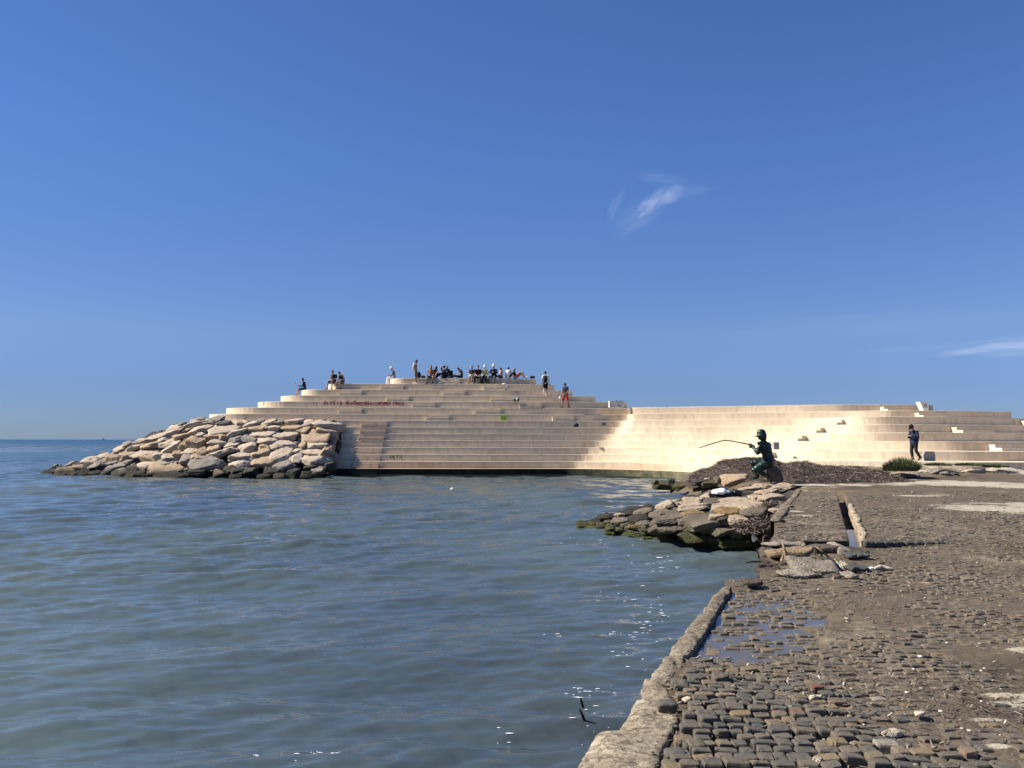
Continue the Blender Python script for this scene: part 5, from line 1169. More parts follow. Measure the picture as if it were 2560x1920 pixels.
# ------------------------------------------------------------------ figures
def etube(pts, ra, rb, side, ring=12):
    """rounded tapered tube; ra along side, rb across it"""
    pts = [Vector(p) for p in pts]; side = Vector(side)
    P, A, B = [], [], []
    d0 = (pts[1] - pts[0]).normalized(); d1 = (pts[-1] - pts[-2]).normalized()
    for t in (0.98, 0.7, 0.35): P.append(pts[0] - d0 * rb[0] * t); k = math.sqrt(1 - t * t); A.append(ra[0] * k); B.append(rb[0] * k)
    for i, p in enumerate(pts): P.append(p); A.append(ra[i]); B.append(rb[i])
    for t in (0.35, 0.7, 0.98): P.append(pts[-1] + d1 * rb[-1] * t); k = math.sqrt(1 - t * t); A.append(ra[-1] * k); B.append(rb[-1] * k)
    V, Fc = [], []; n = len(P)
    for i, p in enumerate(P):
        t = (P[min(i + 1, n - 1)] - P[max(i - 1, 0)]).normalized()
        s = (side - t * side.dot(t)); s = s.normalized() if s.length > 1e-3 else t.orthogonal().normalized(); u = t.cross(s)
        for j in range(ring):
            a = 2 * math.pi * j / ring; V.append(p + s * math.cos(a) * A[i] + u * math.sin(a) * B[i])
    for i in range(n - 1):
        for j in range(ring): Fc.append((i * ring + j, i * ring + (j + 1) % ring, (i + 1) * ring + (j + 1) % ring, (i + 1) * ring + j))
    Fc.append(tuple(range(ring))[::-1]); Fc.append(tuple((n - 1) * ring + j for j in range(ring)))
    return V, Fc
def ctube(pts, r, ring=10): return etube(pts, r, r, (0.31, 0.17, 0.9), ring)
def fuse(name, parts, vox, mat, parent, smooth_it=3, extra=None):
    """voxel-fuse overlapping tubes into one continuous skin; extra parts are appended unfused (fingers, eyes)"""
    V, Fc = [], []
    for v, f in parts:
        o = len(V); V += [tuple(x) for x in v]; Fc += [tuple(q + o for q in x) for x in f]
    me = bpy.data.meshes.new('t'); me.from_pydata(V, [], Fc); o = bpy.data.objects.new('t', me); COL.objects.link(o)
    m = o.modifiers.new('r', 'REMESH'); m.mode = 'VOXEL'; m.voxel_size = vox
    m = o.modifiers.new('s', 'SMOOTH'); m.iterations = smooth_it; m.factor = 0.5
    dg = bpy.context.evaluated_depsgraph_get(); ev = o.evaluated_get(dg); em = ev.to_mesh()
    nv = [tuple(v.co) for v in em.vertices]; nf = [tuple(p.vertices) for p in em.polygons]; ev.to_mesh_clear()
    bpy.data.objects.remove(o); bpy.data.meshes.remove(me)
    for v, f in (extra or []):
        o_ = len(nv); nv += [tuple(x) for x in v]; nf += [tuple(q + o_ for q in x) for x in f]
    return mesh_obj(name, nv, nf, mat, parent, True)
def headgeo(c, f, up, s=1.0, fine=False):
    """head ellipsoid with brow, nose, chin and ears; f = facing"""
    f = Vector(f).normalized(); up = Vector(up).normalized(); r = f.cross(up).normalized(); up = r.cross(f).normalized()
    U, Fc = ico(3); out = []
    for u in U:
        x, y, z = u                                     # x right, y facing, z up
        wx = 0.076 * (1 - 0.16 * max(0, -z)); 
        p = r * (x * wx) + f * (y * (0.094 - 0.010 * max(0, -z))) + up * (z * 0.118)
        if y > 0.3:
            p += f * (0.012 * math.exp(-((z + 0.72) ** 2) / 0.05 - x * x / 0.10))           # chin
            p += f * (0.005 * math.exp(-((z - 0.28) ** 2) / 0.02))                            # brow
            p -= f * (0.009 * (math.exp(-((z - 0.06) ** 2) / 0.012 - (abs(x) - 0.40) ** 2 / 0.04)))  # eye sockets
        out.append(Vector(c) + p * s)
    parts = [(out, [tuple(q) for q in Fc])]
    parts.append(etube([Vector(c) + (f * 0.085 + up * 0.020) * s, Vector(c) + (f * 0.108 - up * 0.022) * s], [0.008 * s, 0.015 * s], [0.008 * s, 0.013 * s], r, 8))
    for sg in (-1, 1):
        parts.append(etube([Vector(c) + (r * sg * 0.074 + up * 0.020) * s, Vector(c) + (r * sg * 0.078 - up * 0.025) * s], [0.010 * s, 0.008 * s], [0.016 * s, 0.012 * s], r, 8))
    mouth = etube([Vector(c) + (f * 0.088 - up * 0.060 - r * 0.02) * s, Vector(c) + (f * 0.092 - up * 0.060) * s, Vector(c) + (f * 0.088 - up * 0.060 + r * 0.02) * s], [0.006 * s] * 3, [0.006 * s] * 3, up, 6)
    parts.append(mouth)
    return parts
def handgeo(w, d, palm_n, thumb, curl=0.5, s=1.0):
    """palm from wrist w along d, four fingers of unequal length and a thumb off the side; -> (palm part, finger parts)"""
    w, d, n = Vector(w), Vector(d).normalized(), Vector(palm_n); n = (n - d * n.dot(d)).normalized(); sd = d.cross(n).normalized() * (1 if thumb > 0 else -1)
    palm = etube([w, w + d * 0.045 * s, w + d * 0.085 * s], [0.026 * s, 0.040 * s, 0.040 * s], [0.018 * s, 0.015 * s, 0.012 * s], sd, 10)
    F_ = []
    for k, L in enumerate((0.070, 0.078, 0.072, 0.056)):
        b = w + d * 0.085 * s + sd * (0.030 - 0.020 * k) * s; a1 = curl * 0.5; a2 = curl * 1.3; a3 = curl * 2.0
        p1 = b + (d * math.cos(a1) + n * math.sin(a1)) * L * 0.45 * s; p2 = p1 + (d * math.cos(a2) + n * math.sin(a2)) * L * 0.32 * s; p3 = p2 + (d * math.cos(a3) + n * math.sin(a3)) * L * 0.23 * s
        F_.append(ctube([b - d * 0.01 * s, p1, p2, p3], [0.0095 * s, 0.009 * s, 0.0082 * s, 0.007 * s], 7))
    b = w + d * 0.03 * s + sd * 0.028 * s; p1 = b + (sd * 0.75 + d * 0.6 + n * 0.15).normalized() * 0.035 * s; p2 = p1 + (d * 0.9 + sd * 0.2 + n * (0.2 + curl * 0.5)).normalized() * 0.032 * s
    F_.append(ctube([b, p1, p2], [0.012 * s, 0.0105 * s, 0.0085 * s], 7))
    return palm, F_
STAND = dict(pel=(0, 0, .93), wai=(0, 0, 1.06), che=(0, 0.01, 1.28), nek=(0, .01, 1.47), head=(0, -.02, 1.63), shL=(.185, .01, 1.41), shR=(-.185, .01, 1.41), elL=(.24, .03, 1.13), elR=(-.24, .03, 1.13), wrL=(.26, -.05, .88), wrR=(-.26, -.05, .88),
             hiL=(.095, 0, .90), hiR=(-.095, 0, .90), knL=(.10, -.03, .50), knR=(-.10, -.03, .50), anL=(.10, .02, .085), anR=(-.10, .02, .085), toL=(.12, -.14, .03), toR=(-.12, -.14, .03), face=(0, -1, 0), hup=(0, 0, 1))
SIT = dict(pel=(0, .10, .12), wai=(0, .11, .25), che=(0, .09, .45), nek=(0, .06, .64), head=(0, .02, .80), shL=(.18, .07, .58), shR=(-.18, .07, .58), elL=(.24, .02, .31), elR=(-.24, .02, .31), wrL=(.12, -.20, .17), wrR=(-.12, -.20, .17),
           hiL=(.09, .06, .09), hiR=(-.09, .06, .09), knL=(.12, -.32, .08), knR=(-.12, -.32, .08), anL=(.12, -.33, -.36), anR=(-.12, -.33, -.36), toL=(.13, -.47, -.42), toR=(-.13, -.47, -.42), face=(0, -1, -.15), hup=(0, 0, 1))
FLOOR = dict(SIT, knL=(.14, -.34, .40), knR=(-.14, -.34, .40), anL=(.12, -.55, .07), anR=(-.12, -.55, .07), toL=(.12, -.69, .03), toR=(-.12, -.69, .03))
def V3(p): return Vector(p)
def figure(loc, rz, pose, look, label, scale=1.0, vox=0.02, bronze=None, name='person'):
    """look: shirt, sleeve (0 none,1 short,2 long), legs ('shorts','trousers'), colours, hair, hat, shoes"""
    J = {k: V3(v) for k, v in pose.items()}
    root = empty(name, loc, rz); root.scale = (scale,) * 3; tag(root, label, 'person' if not bronze else 'statue')
    sk = look.get('skin', M_skin)
    S = (J['shL'] - J['shR']).normalized(); H = (J['hiL'] - J['hiR']).normalized()
    fat = look.get('fat', 1.0); bk = look.get('bulk', 1.0)
    body = []
    body.append(etube([J['pel'] + (J['hiL'] + J['hiR'] - J['pel'] * 2) * 0.3, J['pel'], J['wai'], J['che'], J['che'].lerp(J['nek'], 0.55)], [.145, .150, .125 * fat, .160, .125], [.105, .105, .088 * fat, .110, .080], S, 16))
    body.append(ctube([J['che'].lerp(J['nek'], .6), J['nek'], J['nek'].lerp(J['head'], .5)], [.07, .056, .052]))
    hf, hu = J['face'], J['hup']; body += headgeo(J['head'], hf, hu)
    fingers = []
    for s in 'LR':
        sh, el, wr = J['sh' + s], J['el' + s], J['wr' + s]; c = J['che'].lerp(J['nek'], .5)
        body.append(ctube([c.lerp(sh, .35), sh, sh.lerp(el, .45), el], [.070, .062, .050, .040]))
        body.append(ctube([el, el.lerp(wr, .35), wr], [.041, .041, .027]))
        d = (wr - el).normalized() * 0.75 + V3(look.get('hand' + s, (0, -0.2, -0.3))) * 0.5
        pn = V3(look.get('palm' + s, (0, 0.3, -1)))
        palm, fs = handgeo(wr, d, pn, 1 if s == 'L' else -1, look.get('curl', 0.55)); body.append(palm); fingers += fs
        hi, kn, an, to = J['hi' + s], J['kn' + s], J['an' + s], J['to' + s]
        body.append(ctube([J['pel'].lerp(hi, .7), hi, hi.lerp(kn, .5), kn], [.095, .092, .078, .056]))
        body.append(ctube([kn, kn.lerp(an, .35), kn.lerp(an, .8), an], [.055, .057, .038, .036]))
        body.append(etube([an - (to - an) * .30, an.lerp(to, .5), to], [.036, .040, .034], [.030, .030, .020], S))
    fuse('body', body, vox, sk, root, 2, fingers)
    g = 0.014
    if look.get('shirt'):
        L = [etube([J['pel'] + (J['wai'] - J['pel']) * look.get('hem', -0.1), J['wai'], J['che'], J['che'].lerp(J['nek'], .62)], [.160 * bk, .145 * fat * bk, .172 * bk, .130], [.120 * bk, .110 * fat * bk, .125 * bk, .085], S, 16)]
        for s in 'LR':
            sh, el, wr = J['sh' + s], J['el' + s], J['wr' + s]; c = J['che'].lerp(J['nek'], .45); sv = look.get('sleeve', 1)
            if sv == 0: L.append(ctube([c.lerp(sh, .3), c.lerp(sh, .85)], [.072, .062]))
            elif sv == 1: L.append(ctube([c.lerp(sh, .3), sh, sh.lerp(el, .62)], [.080, .076, .066]))
            else: L += [ctube([c.lerp(sh, .3), sh, sh.lerp(el, .5), el], [.080, .076, .062, .054]), ctube([el, el.lerp(wr, .5), el.lerp(wr, .93)], [.054, .050, .040])]
        fuse('shirt', L, vox, look['shirt'], root, 2)
    if look.get('legs'):
        L = [etube([J['pel'].lerp(J['wai'], .35), J['pel'], J['pel'] + (J['hiL'] + J['hiR'] - J['pel'] * 2) * 0.5], [.152, .160, .150], [.112, .118, .110], H, 16)]
        for s in 'LR':
            hi, kn, an = J['hi' + s], J['kn' + s], J['an' + s]
            if look['legs'] == 'shorts': L.append(ctube([J['pel'].lerp(hi, .6), hi, hi.lerp(kn, .5), hi.lerp(kn, .80)], [.105, .105, .098, .090]))
            else: L += [ctube([J['pel'].lerp(hi, .6), hi, hi.lerp(kn, .5), kn], [.105, .105, .092, .074]), ctube([kn, kn.lerp(an, .5), kn.lerp(an, .95)], [.074, .068, .058])]
        fuse(look['legs'], L, vox, look['trouser'], root, 2)
    if look.get('shoes'):
        for s in 'LR':
            an, to = J['an' + s], J['to' + s]
            v, f = etube([an - (to - an) * .34 - V3((0, 0, .02)), an.lerp(to, .5), to + (to - an) * .06], [.044, .050, .044], [.040, .036, .026], S); mesh_obj('shoe', v, f, look['shoes'], root, True)
    f_ = hf.normalized(); r_ = f_.cross(hu).normalized(); u_ = r_.cross(f_).normalized(); hc = J['head']
    if look.get('hair'):
        U, Fc = ico(3); L = look.get('hairlen', 0.0); vv = []
        for q in U:
            x, y, z = q
            k = 1.0
            if y > 0.25 and z < 0.45: k = 0.80                                    # open at the face
            if z < -0.25 and y > -0.2: k = min(k, 0.85)
            p = r_ * x * 0.090 * k + f_ * (y * 0.106 * k - 0.006) + u_ * (z * 0.122 * k + 0.012)
            if L and z < 0 and y < 0.35: p += (V3((0, 0, -1)) * L * (-z) - f_ * 0.02 * (-z)) + r_ * x * 0.01
            p *= 1 + 0.03 * mnoise.noise(V3(q) * 6); vv.append(hc + p)
        mesh_obj('hair', vv, [tuple(q) for q in Fc], look['hair'], root, True)
    if look.get('hat'):
        brim = look.get('brim', 'cap'); vv, ff = [], []; n = 18; prof = [(1.0, -0.02), (1.02, 0.02), (0.96, .065), (0.72, .105), (0.35, .125), (0.02, .130)]
        hc2 = hc + u_ * 0.028
        for a, z in prof:
            for j in range(n):
                t = 2 * math.pi * j / n; vv.append(hc2 + r_ * math.cos(t) * .092 * a + f_ * math.sin(t) * .108 * a + u_ * z)
        for i in range(len(prof) - 1):
            for j in range(n): ff.append((i * n + j, i * n + (j + 1) % n, (i + 1) * n + (j + 1) % n, (i + 1) * n + j))
        o = len(vv)
        for j in range(n):
            t = 2 * math.pi * j / n; w = (1.0 + 0.75 * max(0, math.sin(t)) ** 1.5) if brim == 'cap' else 1.45 
            for dz in (-0.022, -0.010):
                vv.append(hc2 + r_ * math.cos(t) * .094 * (w if brim != 'cap' else 1.0 + 0.15 * max(0, math.sin(t))) + f_ * math.sin(t) * .110 * w + u_ * (dz - 0.03 * (w - 1)))
        for j in range(n):
            a, b2 = o + 2 * j, o + 2 * ((j + 1) % n); ff += [(j, (j + 1) % n, b2 + 1, a + 1), (a, b2, (j + 1) % n, j), (a + 1, b2 + 1, b2, a)]
        mesh_obj('cap' if brim == 'cap' else 'hat', vv, ff, look['hat'], root, True)
    return root
def mul(d, **k): r_ = dict(d); r_.update(k); return r_
M_skin = plain('skin', (0.40, 0.23, 0.155), 0.6, 0.08, 30); M_tan = plain('tanned_skin', (0.27, 0.145, 0.09), 0.6, 0.08, 30)
M_blk = plain('black_cloth', (0.012, 0.012, 0.014), 0.9, 0.2, 30); M_navy = plain('navy_cloth', (0.012, 0.015, 0.035), 0.9, 0.2, 30); M_gry = plain('grey_cloth', (0.13, 0.125, 0.115), 0.9, 0.2, 30)
M_wht = plain('white_cloth', (0.75, 0.74, 0.72), 0.9, 0.06, 30); M_red = plain('red_cloth', (0.42, 0.03, 0.02), 0.9, 0.15, 30); M_mar = plain('maroon_cloth', (0.07, 0.010, 0.012), 0.9, 0.2, 30)
M_org = plain('orange_cloth', (0.42, 0.17, 0.07), 0.9, 0.2, 30); M_yel = plain('pale_yellow_cloth', (0.62, 0.60, 0.26), 0.9, 0.15, 30); M_pnk = plain('pale_pink_cloth', (0.60, 0.42, 0.38), 0.9, 0.12, 30)
M_pat = plain('patterned_grey_cloth', (0.15, 0.155, 0.165), 0.9, 0.85, 16); M_dgr = plain('dark_grey_cloth', (0.045, 0.045, 0.05), 0.9, 0.2, 30); M_str = plain('striped_cloth', (0.25, 0.10, 0.09), 0.9, 0.8, 9)
M_hb = plain('dark_hair', (0.010, 0.008, 0.007), 0.6, 0.3, 40); M_hbr = plain('brown_hair', (0.055, 0.030, 0.016), 0.6, 0.3, 40); M_hg = plain('grey_hair', (0.22, 0.21, 0.19), 0.7, 0.2, 40)
M_shd = plain('dark_shoes', (0.02, 0.018, 0.018), 0.7, 0.2, 20)
def seat(px, lev, dy=0.12): return atD(px, CEN[lev] + dy, zl(lev) + 0.015)
def top(px, dy=0.3): return atD(px, CEN[14] + dy, zl(14) + 0.012)
def item(kind, par, c, **k): pass
# --- the left-hand sitters
f = figure(atD(758, 55.2, zl(12) + .015), R(-90), mul(SIT, head=(0, -.06, .78), nek=(0, -.01, .63), che=(0, .05, .45), wrL=(.08, -.32, .30), wrR=(-.08, -.34, .33), anL=(.1, -.50, -.36), anR=(-.1, -.42, -.36), toL=(.1, -.64, -.42), toR=(-.1, -.56, -.42), face=(0, -1, -.3)),
       dict(shirt=M_navy, sleeve=2, legs='shorts', trouser=M_dgr, hair=M_hb, shoes=M_shd), 'person in a dark jacket reading alone on the far left step')
mesh_obj('book', [(x, y, z) for x, y, z in ((-.13, -.52, .36), (.13, -.52, .36), (.13, -.60, .56), (-.13, -.60, .56), (-.13, -.505, .365), (.13, -.505, .365), (.13, -.585, .565), (-.13, -.585, .565))], [(0, 1, 2, 3), (7, 6, 5, 4), (0, 4, 5, 1), (1, 5, 6, 2), (2, 6, 7, 3), (3, 7, 4, 0)], M_wht).parent = None
ob = COL.objects['book']; ob.location = atD(758, 55.2, zl(12) + .015); ob.rotation_euler = (0, 0, R(-90)); tag(ob, 'white open book held by the reader on the far left step', 'book')
P13 = 54.62
figure(atD(833, P13, zl(13) + .015), R(-22), mul(SIT, head=(0, -.10, .77), nek=(0, -.02, .62), wrL=(.06, -.26, .26), wrR=(-.06, -.26, .26), anR=(-.24, -.40, -.36), toR=(-.32, -.50, -.42), knR=(-.2, -.32, .10), face=(0, -1, -.35)),
       dict(shirt=M_blk, legs='shorts', trouser=M_dgr, hair=M_hb, shoes=M_shd, fat=1.1), 'person in a black T-shirt, left of the pair on the second step', 1.06)
figure(atD(854, P13, zl(13) + .015), R(-30), mul(SIT, head=(-.02, -.24, .70), nek=(0, -.12, .60), che=(0, .0, .43), shL=(.18, -.10, .55), shR=(-.18, -.10, .55), wrL=(.12, -.36, .18), wrR=(-.10, -.38, .12), anL=(.15, -.26, -.36), face=(0, -1, -.3)),
       dict(shirt=M_blk, sleeve=0, legs='shorts', trouser=M_gry, hair=M_hb, shoes=M_shd), 'person in a black vest leaning forward, right of the pair on the left', 1.03)
figure(atD(981, 56.0, zl(14) + .015), R(-90), mul(SIT, head=(0, -.08, .79), nek=(0, -.03, .63), wrL=(.08, -.33, .24), wrR=(-.08, -.35, .26), anL=(.1, -.40, -.36), toL=(.1, -.54, -.42), anR=(-.1, -.30, -.36), toR=(-.1, -.44, -.42), face=(0, -1, -.2)),
       dict(shirt=M_pat, sleeve=2, legs='trousers', trouser=M_wht, hair=M_hg, hat=M_wht, brim='hat', shoes=M_wht, skin=M_skin), 'person in a pale hat and patterned shirt at the left end of the top step')
figure(atD(1039, 54.75, zl(13) + .01), R(80), mul(STAND, head=(0, -.05, 1.63), elL=(.22, .10, 1.14), elR=(-.22, .10, 1.14), wrL=(.20, .0, .90), wrR=(-.20, -.02, .92), knL=(.09, -.06, .50), anL=(.09, -.02, .085), anR=(-.1, .08, .085), toR=(-.1, -.08, .03)),
       dict(shirt=None, legs='shorts', trouser=M_gry, hair=M_hb, shoes=M_wht, skin=M_tan), 'bare-chested person in grey shorts standing on the step below the top, facing right', 1.0)
# shirt hung over the shoulder of the standing man is his clothing
ob = [o for o in COL.objects if o.get('label', '').startswith('bare-chested')][0]
fuse('towel', [ctube([(-.16, .10, 1.42), (-.19, .13, 1.25), (-.18, .14, 1.05)], [.055, .05, .04]), ctube([(.10, .10, 1.46), (-.10, .11, 1.47)], [.04, .05])], 0.02, M_wht, ob)
def bag(name, c, ax, mat, lab, seed=1, strap=True):
    t_ = empty(name, c); tag(t_, lab, 'bag'); blob('bag_body', (0, 0, ax[2] * 0.92), ax, mat, seed, t_, 0.06, 3)
    if strap: tubes_obj('strap', [([V3((-ax[0] * .5, 0, ax[2] * 1.5)), V3((-ax[0] * .2, 0, ax[2] * 2.15)), V3((ax[0] * .3, 0, ax[2] * 2.1)), V3((ax[0] * .5, 0, ax[2] * 1.45))], [.012] * 4, 6)], mat, t_)
bag('backpack', top(1047, .35), (.17, .13, .24), M_blk, 'black backpack standing on the top step behind the standing person', 5)
bag('red_bag', top(1058, .35), (.18, .12, .10), M_mar, 'dark red bag lying on the top step beside the black backpack', 6)
F14 = zl(14)
figure(seat(1077, 14), R(0), mul(SIT, head=(0, .03, .80), elR=(-.27, .16, .33), wrR=(-.27, .16, .10), anR=(-.22, -.30, -.36), knR=(-.18, -.30, .08), toR=(-.28, -.43, -.42), anL=(.18, -.34, -.36), knL=(.20, -.32, .08), wrL=(.16, -.12, .16)),
       dict(shirt=M_org, sleeve=0, legs='shorts', trouser=M_dgr, hair=M_hbr, hairlen=.22, shoes=M_shd), 'person with long brown hair in an orange top sitting on the top step')
figure(top(1090, .25), R(130), mul(FLOOR, head=(0, -.02, .76), elL=(.30, .20, .34), wrL=(.32, .36, .06), elR=(-.3, .16, .34), wrR=(-.32, .32, .06), che=(0, .12, .43)),
       dict(shirt=M_blk, legs='shorts', trouser=M_blk, hair=M_hb, hairlen=.20), 'person in a black T-shirt with long dark hair leaning back beside the orange top')
figure(top(1111, .35), R(170), mul(FLOOR, head=(.02, .02, .82), nek=(0, .06, .66), elL=(.27, .02, .84), wrL=(.10, .10, .90), elR=(-.26, .02, .84), wrR=(-.10, .10, .92), shL=(.18, .06, .63), shR=(-.18, .06, .63)),
       dict(shirt=M_blk, legs='trousers', trouser=M_blk, hair=M_hb, handL=(-.4, 0, .1), handR=(.4, 0, .1), curl=.8), 'person in black sitting on the top step with both hands raised to the head')
figure(top(1127, .35), R(-140), mul(FLOOR, head=(.10, -.20, .64), nek=(.06, -.10, .56), che=(.03, .0, .42), shL=(.22, -.04, .52), shR=(-.14, -.04, .54), elL=(.26, -.22, .30), wrL=(.30, -.30, .06), elR=(-.2, -.2, .3), wrR=(-.1, -.34, .25), face=(0, -1, -.4)),
       dict(shirt=M_blk, legs='trousers', trouser=M_dgr, hat=M_wht, brim='hat', hair=M_hb), 'person in a white hat and black top bent forward on the top step')
figure(top(1150, .3), R(-80), mul(FLOOR, head=(0, -.12, .68), nek=(0, -.05, .58), knL=(.14, -.40, .16), knR=(-.14, -.36, .20), anL=(.1, -.75, .08), anR=(-.1, -.72, .08), toL=(.1, -.82, .16), toR=(-.1, -.8, .16), wrL=(.06, -.34, .22), wrR=(-.06, -.36, .26), face=(0, -1, -.5)),
       dict(shirt=M_blk, legs='trousers', trouser=M_blk, hair=M_hb), 'person in black with bowed head sitting alone between the two groups on top')
figure(seat(1179, 14), R(-6), mul(SIT, knR=(-.10, -.34, .12), knL=(.02, -.36, .20), anL=(.10, -.44, -.18), toL=(.14, -.55, -.26), wrL=(.12, -.20, .25), wrR=(.02, -.22, .22)),
       dict(shirt=M_dgr, legs='shorts', trouser=M_wht, hair=M_hg, hairlen=.05, shoes=M_shd), 'grey-haired person in a dark top and white shorts sitting with legs crossed')
figure(seat(1195, 14), R(0), mul(SIT, head=(0, .0, .80), knL=(.18, -.32, .08), knR=(-.2, -.32, .08), anL=(.22, -.34, -.36), anR=(-.22, -.34, -.36), toL=(.26, -.46, -.42), toR=(-.26, -.46, -.42), wrL=(.07, -.26, .18), wrR=(-.07, -.26, .18)),
       dict(shirt=M_mar, legs='trousers', trouser=M_dgr, hair=M_hbr, shoes=M_shd, fat=1.25), 'person in a dark red T-shirt sitting with hands between the knees', 1.03)
figure(seat(1212, 14), R(-5), mul(SIT, head=(.0, -.02, .80)), dict(shirt=M_yel, sleeve=2, legs='trousers', trouser=M_blk, hair=M_hg, hat=M_wht, brim='cap', shoes=M_shd), 'person in a pale yellow jacket and white cap sitting with black trousers', 1.02)
figure(seat(1234, 14), R(-12), mul(SIT, head=(.0, -.0, .84), nek=(0, .05, .67), che=(0, .08, .46), knR=(-.24, -.32, .10), anR=(-.30, -.30, -.36), wrL=(.04, -.20, .40), wrR=(-.04, -.20, .42), elL=(.26, -.04, .36), elR=(-.26, -.04, .36)),
       dict(shirt=M_navy, sleeve=2, legs='trousers', trouser=M_gry, hair=M_hg, hat=M_wht, brim='cap', shoes=M_shd, fat=1.25, skin=M_tan), 'broad person in a navy shirt, white cap and grey trousers on the top step', 1.06)
figure(top(1251, .22), R(-60), mul(FLOOR, head=(0, .02, .72), hup=(0, 0, 1), knL=(.14, -.28, .20), knR=(-.14, -.28, .20), anL=(.1, -.1, .06), anR=(-.1, -.1, .06), toL=(.1, .02, .04), toR=(-.1, .02, .04)),
       dict(shirt=M_pnk, legs='shorts', trouser=M_dgr, hair=M_hb, hairlen=.08), 'person with dark bobbed hair in a pale pink top right of the navy shirt', .95)
figure(top(1271, .3), R(150), mul(FLOOR, head=(0, .0, .74), elR=(-.26, -.02, .36), wrR=(-.2, -.22, .44), wrL=(.2, .1, .1)),
       dict(shirt=M_wht, sleeve=0, legs='shorts', trouser=M_blk, hair=M_hb), 'dark-haired person in a white vest seen from behind on the top step', .97)
figure(top(1291, .3), R(75), mul(FLOOR, head=(0, .16, .64), nek=(0, .16, .50), che=(0, .16, .33), pel=(0, .02, .12), wai=(0, .08, .20), shL=(.18, .18, .44), shR=(-.18, .18, .44), elL=(.26, .20, .22), wrL=(.22, -.02, .16), elR=(-.26, .22, .22), wrR=(-.22, .0, .16), knL=(.12, -.42, .46), knR=(-.12, -.32, .44), anL=(.1, -.62, .08), anR=(-.1, -.52, .08), toL=(.1, -.76, .03), toR=(-.1, -.66, .03)),
       dict(shirt=M_blk, legs='shorts', trouser=M_str, hair=M_hg), 'person reclining with bent knees in striped shorts at the right of the group')
bag('black_bag', top(1331, .3), (.20, .10, .10), M_blk, 'small black bag at the right end of the top step', 9)
c = top(1316, .4); t_ = empty('bottle', c); tag(t_, 'small dark topped bottle left of the black bag on the top step', 'bottle')
V, Fc = lathe([(.001, 0), (.035, 0), (.036, .16), (.015, .20), (.015, .235)]); mesh_obj('bottle_body', V, Fc, M_jar, t_, True); V, Fc = lathe([(.018, .235), (.018, .262), (.001, .264)]); mesh_obj('lid', V, Fc, M_navy, t_, True)
# two walkers on the right flank
w1 = figure(atD(1364, 53.75, zl(11) + .01), R(172), mul(STAND, head=(.02, -.06, 1.63), knL=(.10, .02, .52), anL=(.10, .26, .30), toL=(.10, .20, .18), knR=(-.06, -.02, .48), anR=(-.05, .02, .085), elL=(.25, -.02, 1.14), wrL=(.28, -.16, .95)),
       dict(shirt=M_wht, legs='shorts', trouser=M_blk, hair=M_hb, shoes=M_wht), 'person in a white T-shirt with a black backpack climbing the right-hand steps', 1.0)
bp = fuse('backpack', [etube([(0, .20, .98), (0, .22, 1.15), (0, .19, 1.38)], [.15, .17, .12], [.10, .12, .07], (1, 0, 0)), ctube([(.11, .10, 1.44), (.13, -.10, 1.36), (.12, -.12, 1.15), (.12, .08, 1.02)], [.022] * 4), ctube([(-.11, .10, 1.44), (-.13, -.10, 1.36), (-.12, -.12, 1.15), (-.12, .08, 1.02)], [.022] * 4)], .02, M_blk, None)
bp.location = w1.location; bp.rotation_euler = w1.rotation_euler; tag(bp, 'black backpack worn by the person climbing the right-hand steps', 'bag')
w2 = figure(atD(1414, 52.72, zl(9) + .01), R(-48), mul(STAND, head=(.0, -.06, 1.62), knL=(.15, .06, .50), anL=(.17, .18, .085), toL=(.20, .04, .03), knR=(-.12, -.14, .50), anR=(-.14, -.16, .085), toR=(-.16, -.32, .03), elL=(.26, -.02, 1.14), wrL=(.10, -.20, .96), elR=(-.27, .0, 1.14), wrR=(-.24, -.20, .90)),
       dict(shirt=M_blk, legs='shorts', trouser=M_red, hair=M_hb, shoes=M_shd, skin=M_tan, hem=-.5, fat=1.2), 'person in a black shirt and red shorts walking down the right-hand steps', 1.0)
tubes_obj('sunglasses', [([V3((-.07, -.14, 1.64)), V3((-.03, -.165, 1.64)), V3((.03, -.165, 1.64)), V3((.07, -.14, 1.64))], [.016, .020, .020, .016], 8)], M_blk, w2)
c = w2.location + Matrix.Rotation(R(-48), 3, 'Z') @ V3((-.24, -.32, .72)); blob('white_bag', c, (.07, .06, .09), M_white, 15, sub=3, lab='white bag held by the person in red shorts', cat='bag')
# the walking man near the wall
wm = figure(atD(2287, 35.15, zl(2) + .008), R(-68), mul(STAND, head=(0, -.13, 1.53), nek=(0, -.02, 1.40), che=(0, .03, 1.22), wai=(0, .02, 1.02), pel=(0, .0, .88), shL=(.19, -.01, 1.34), shR=(-.19, -.01, 1.34), elL=(.25, -.03, 1.07), elR=(-.25, -.03, 1.07), wrL=(.10, -.25, 1.13), wrR=(-.10, -.25, 1.15),
       hiL=(.09, 0, .86), hiR=(-.09, 0, .86), knL=(.10, -.02, .47), anL=(.10, .24, .14), toL=(.10, .12, .04), knR=(-.09, -.08, .47), anR=(-.09, -.02, .085), toR=(-.10, -.17, .03), face=(-.05, -1, -.55), hup=(0, -.5, 1)),
       dict(shirt=plain('dark_blue_cloth', (0.012, 0.016, 0.040), 0.85, 0.25, 30), sleeve=2, legs='trousers', trouser=M_blk, hair=M_hb, hat=M_blk, brim='cap', shoes=M_shd, fat=1.25, bulk=1.22, hem=-.6, handL=(-.6, -.3, .3), handR=(.6, -.3, .3), curl=.9), 'person in a dark blue jacket and black cap walking with bowed head', 1.0, 0.014)
tubes_obj('logo_mark', [([V3((-.165, -.07, .78)), V3((-.172, -.09, .80)), V3((-.165, -.11, .78))], [.008] * 3, 6)], M_wht, wm)

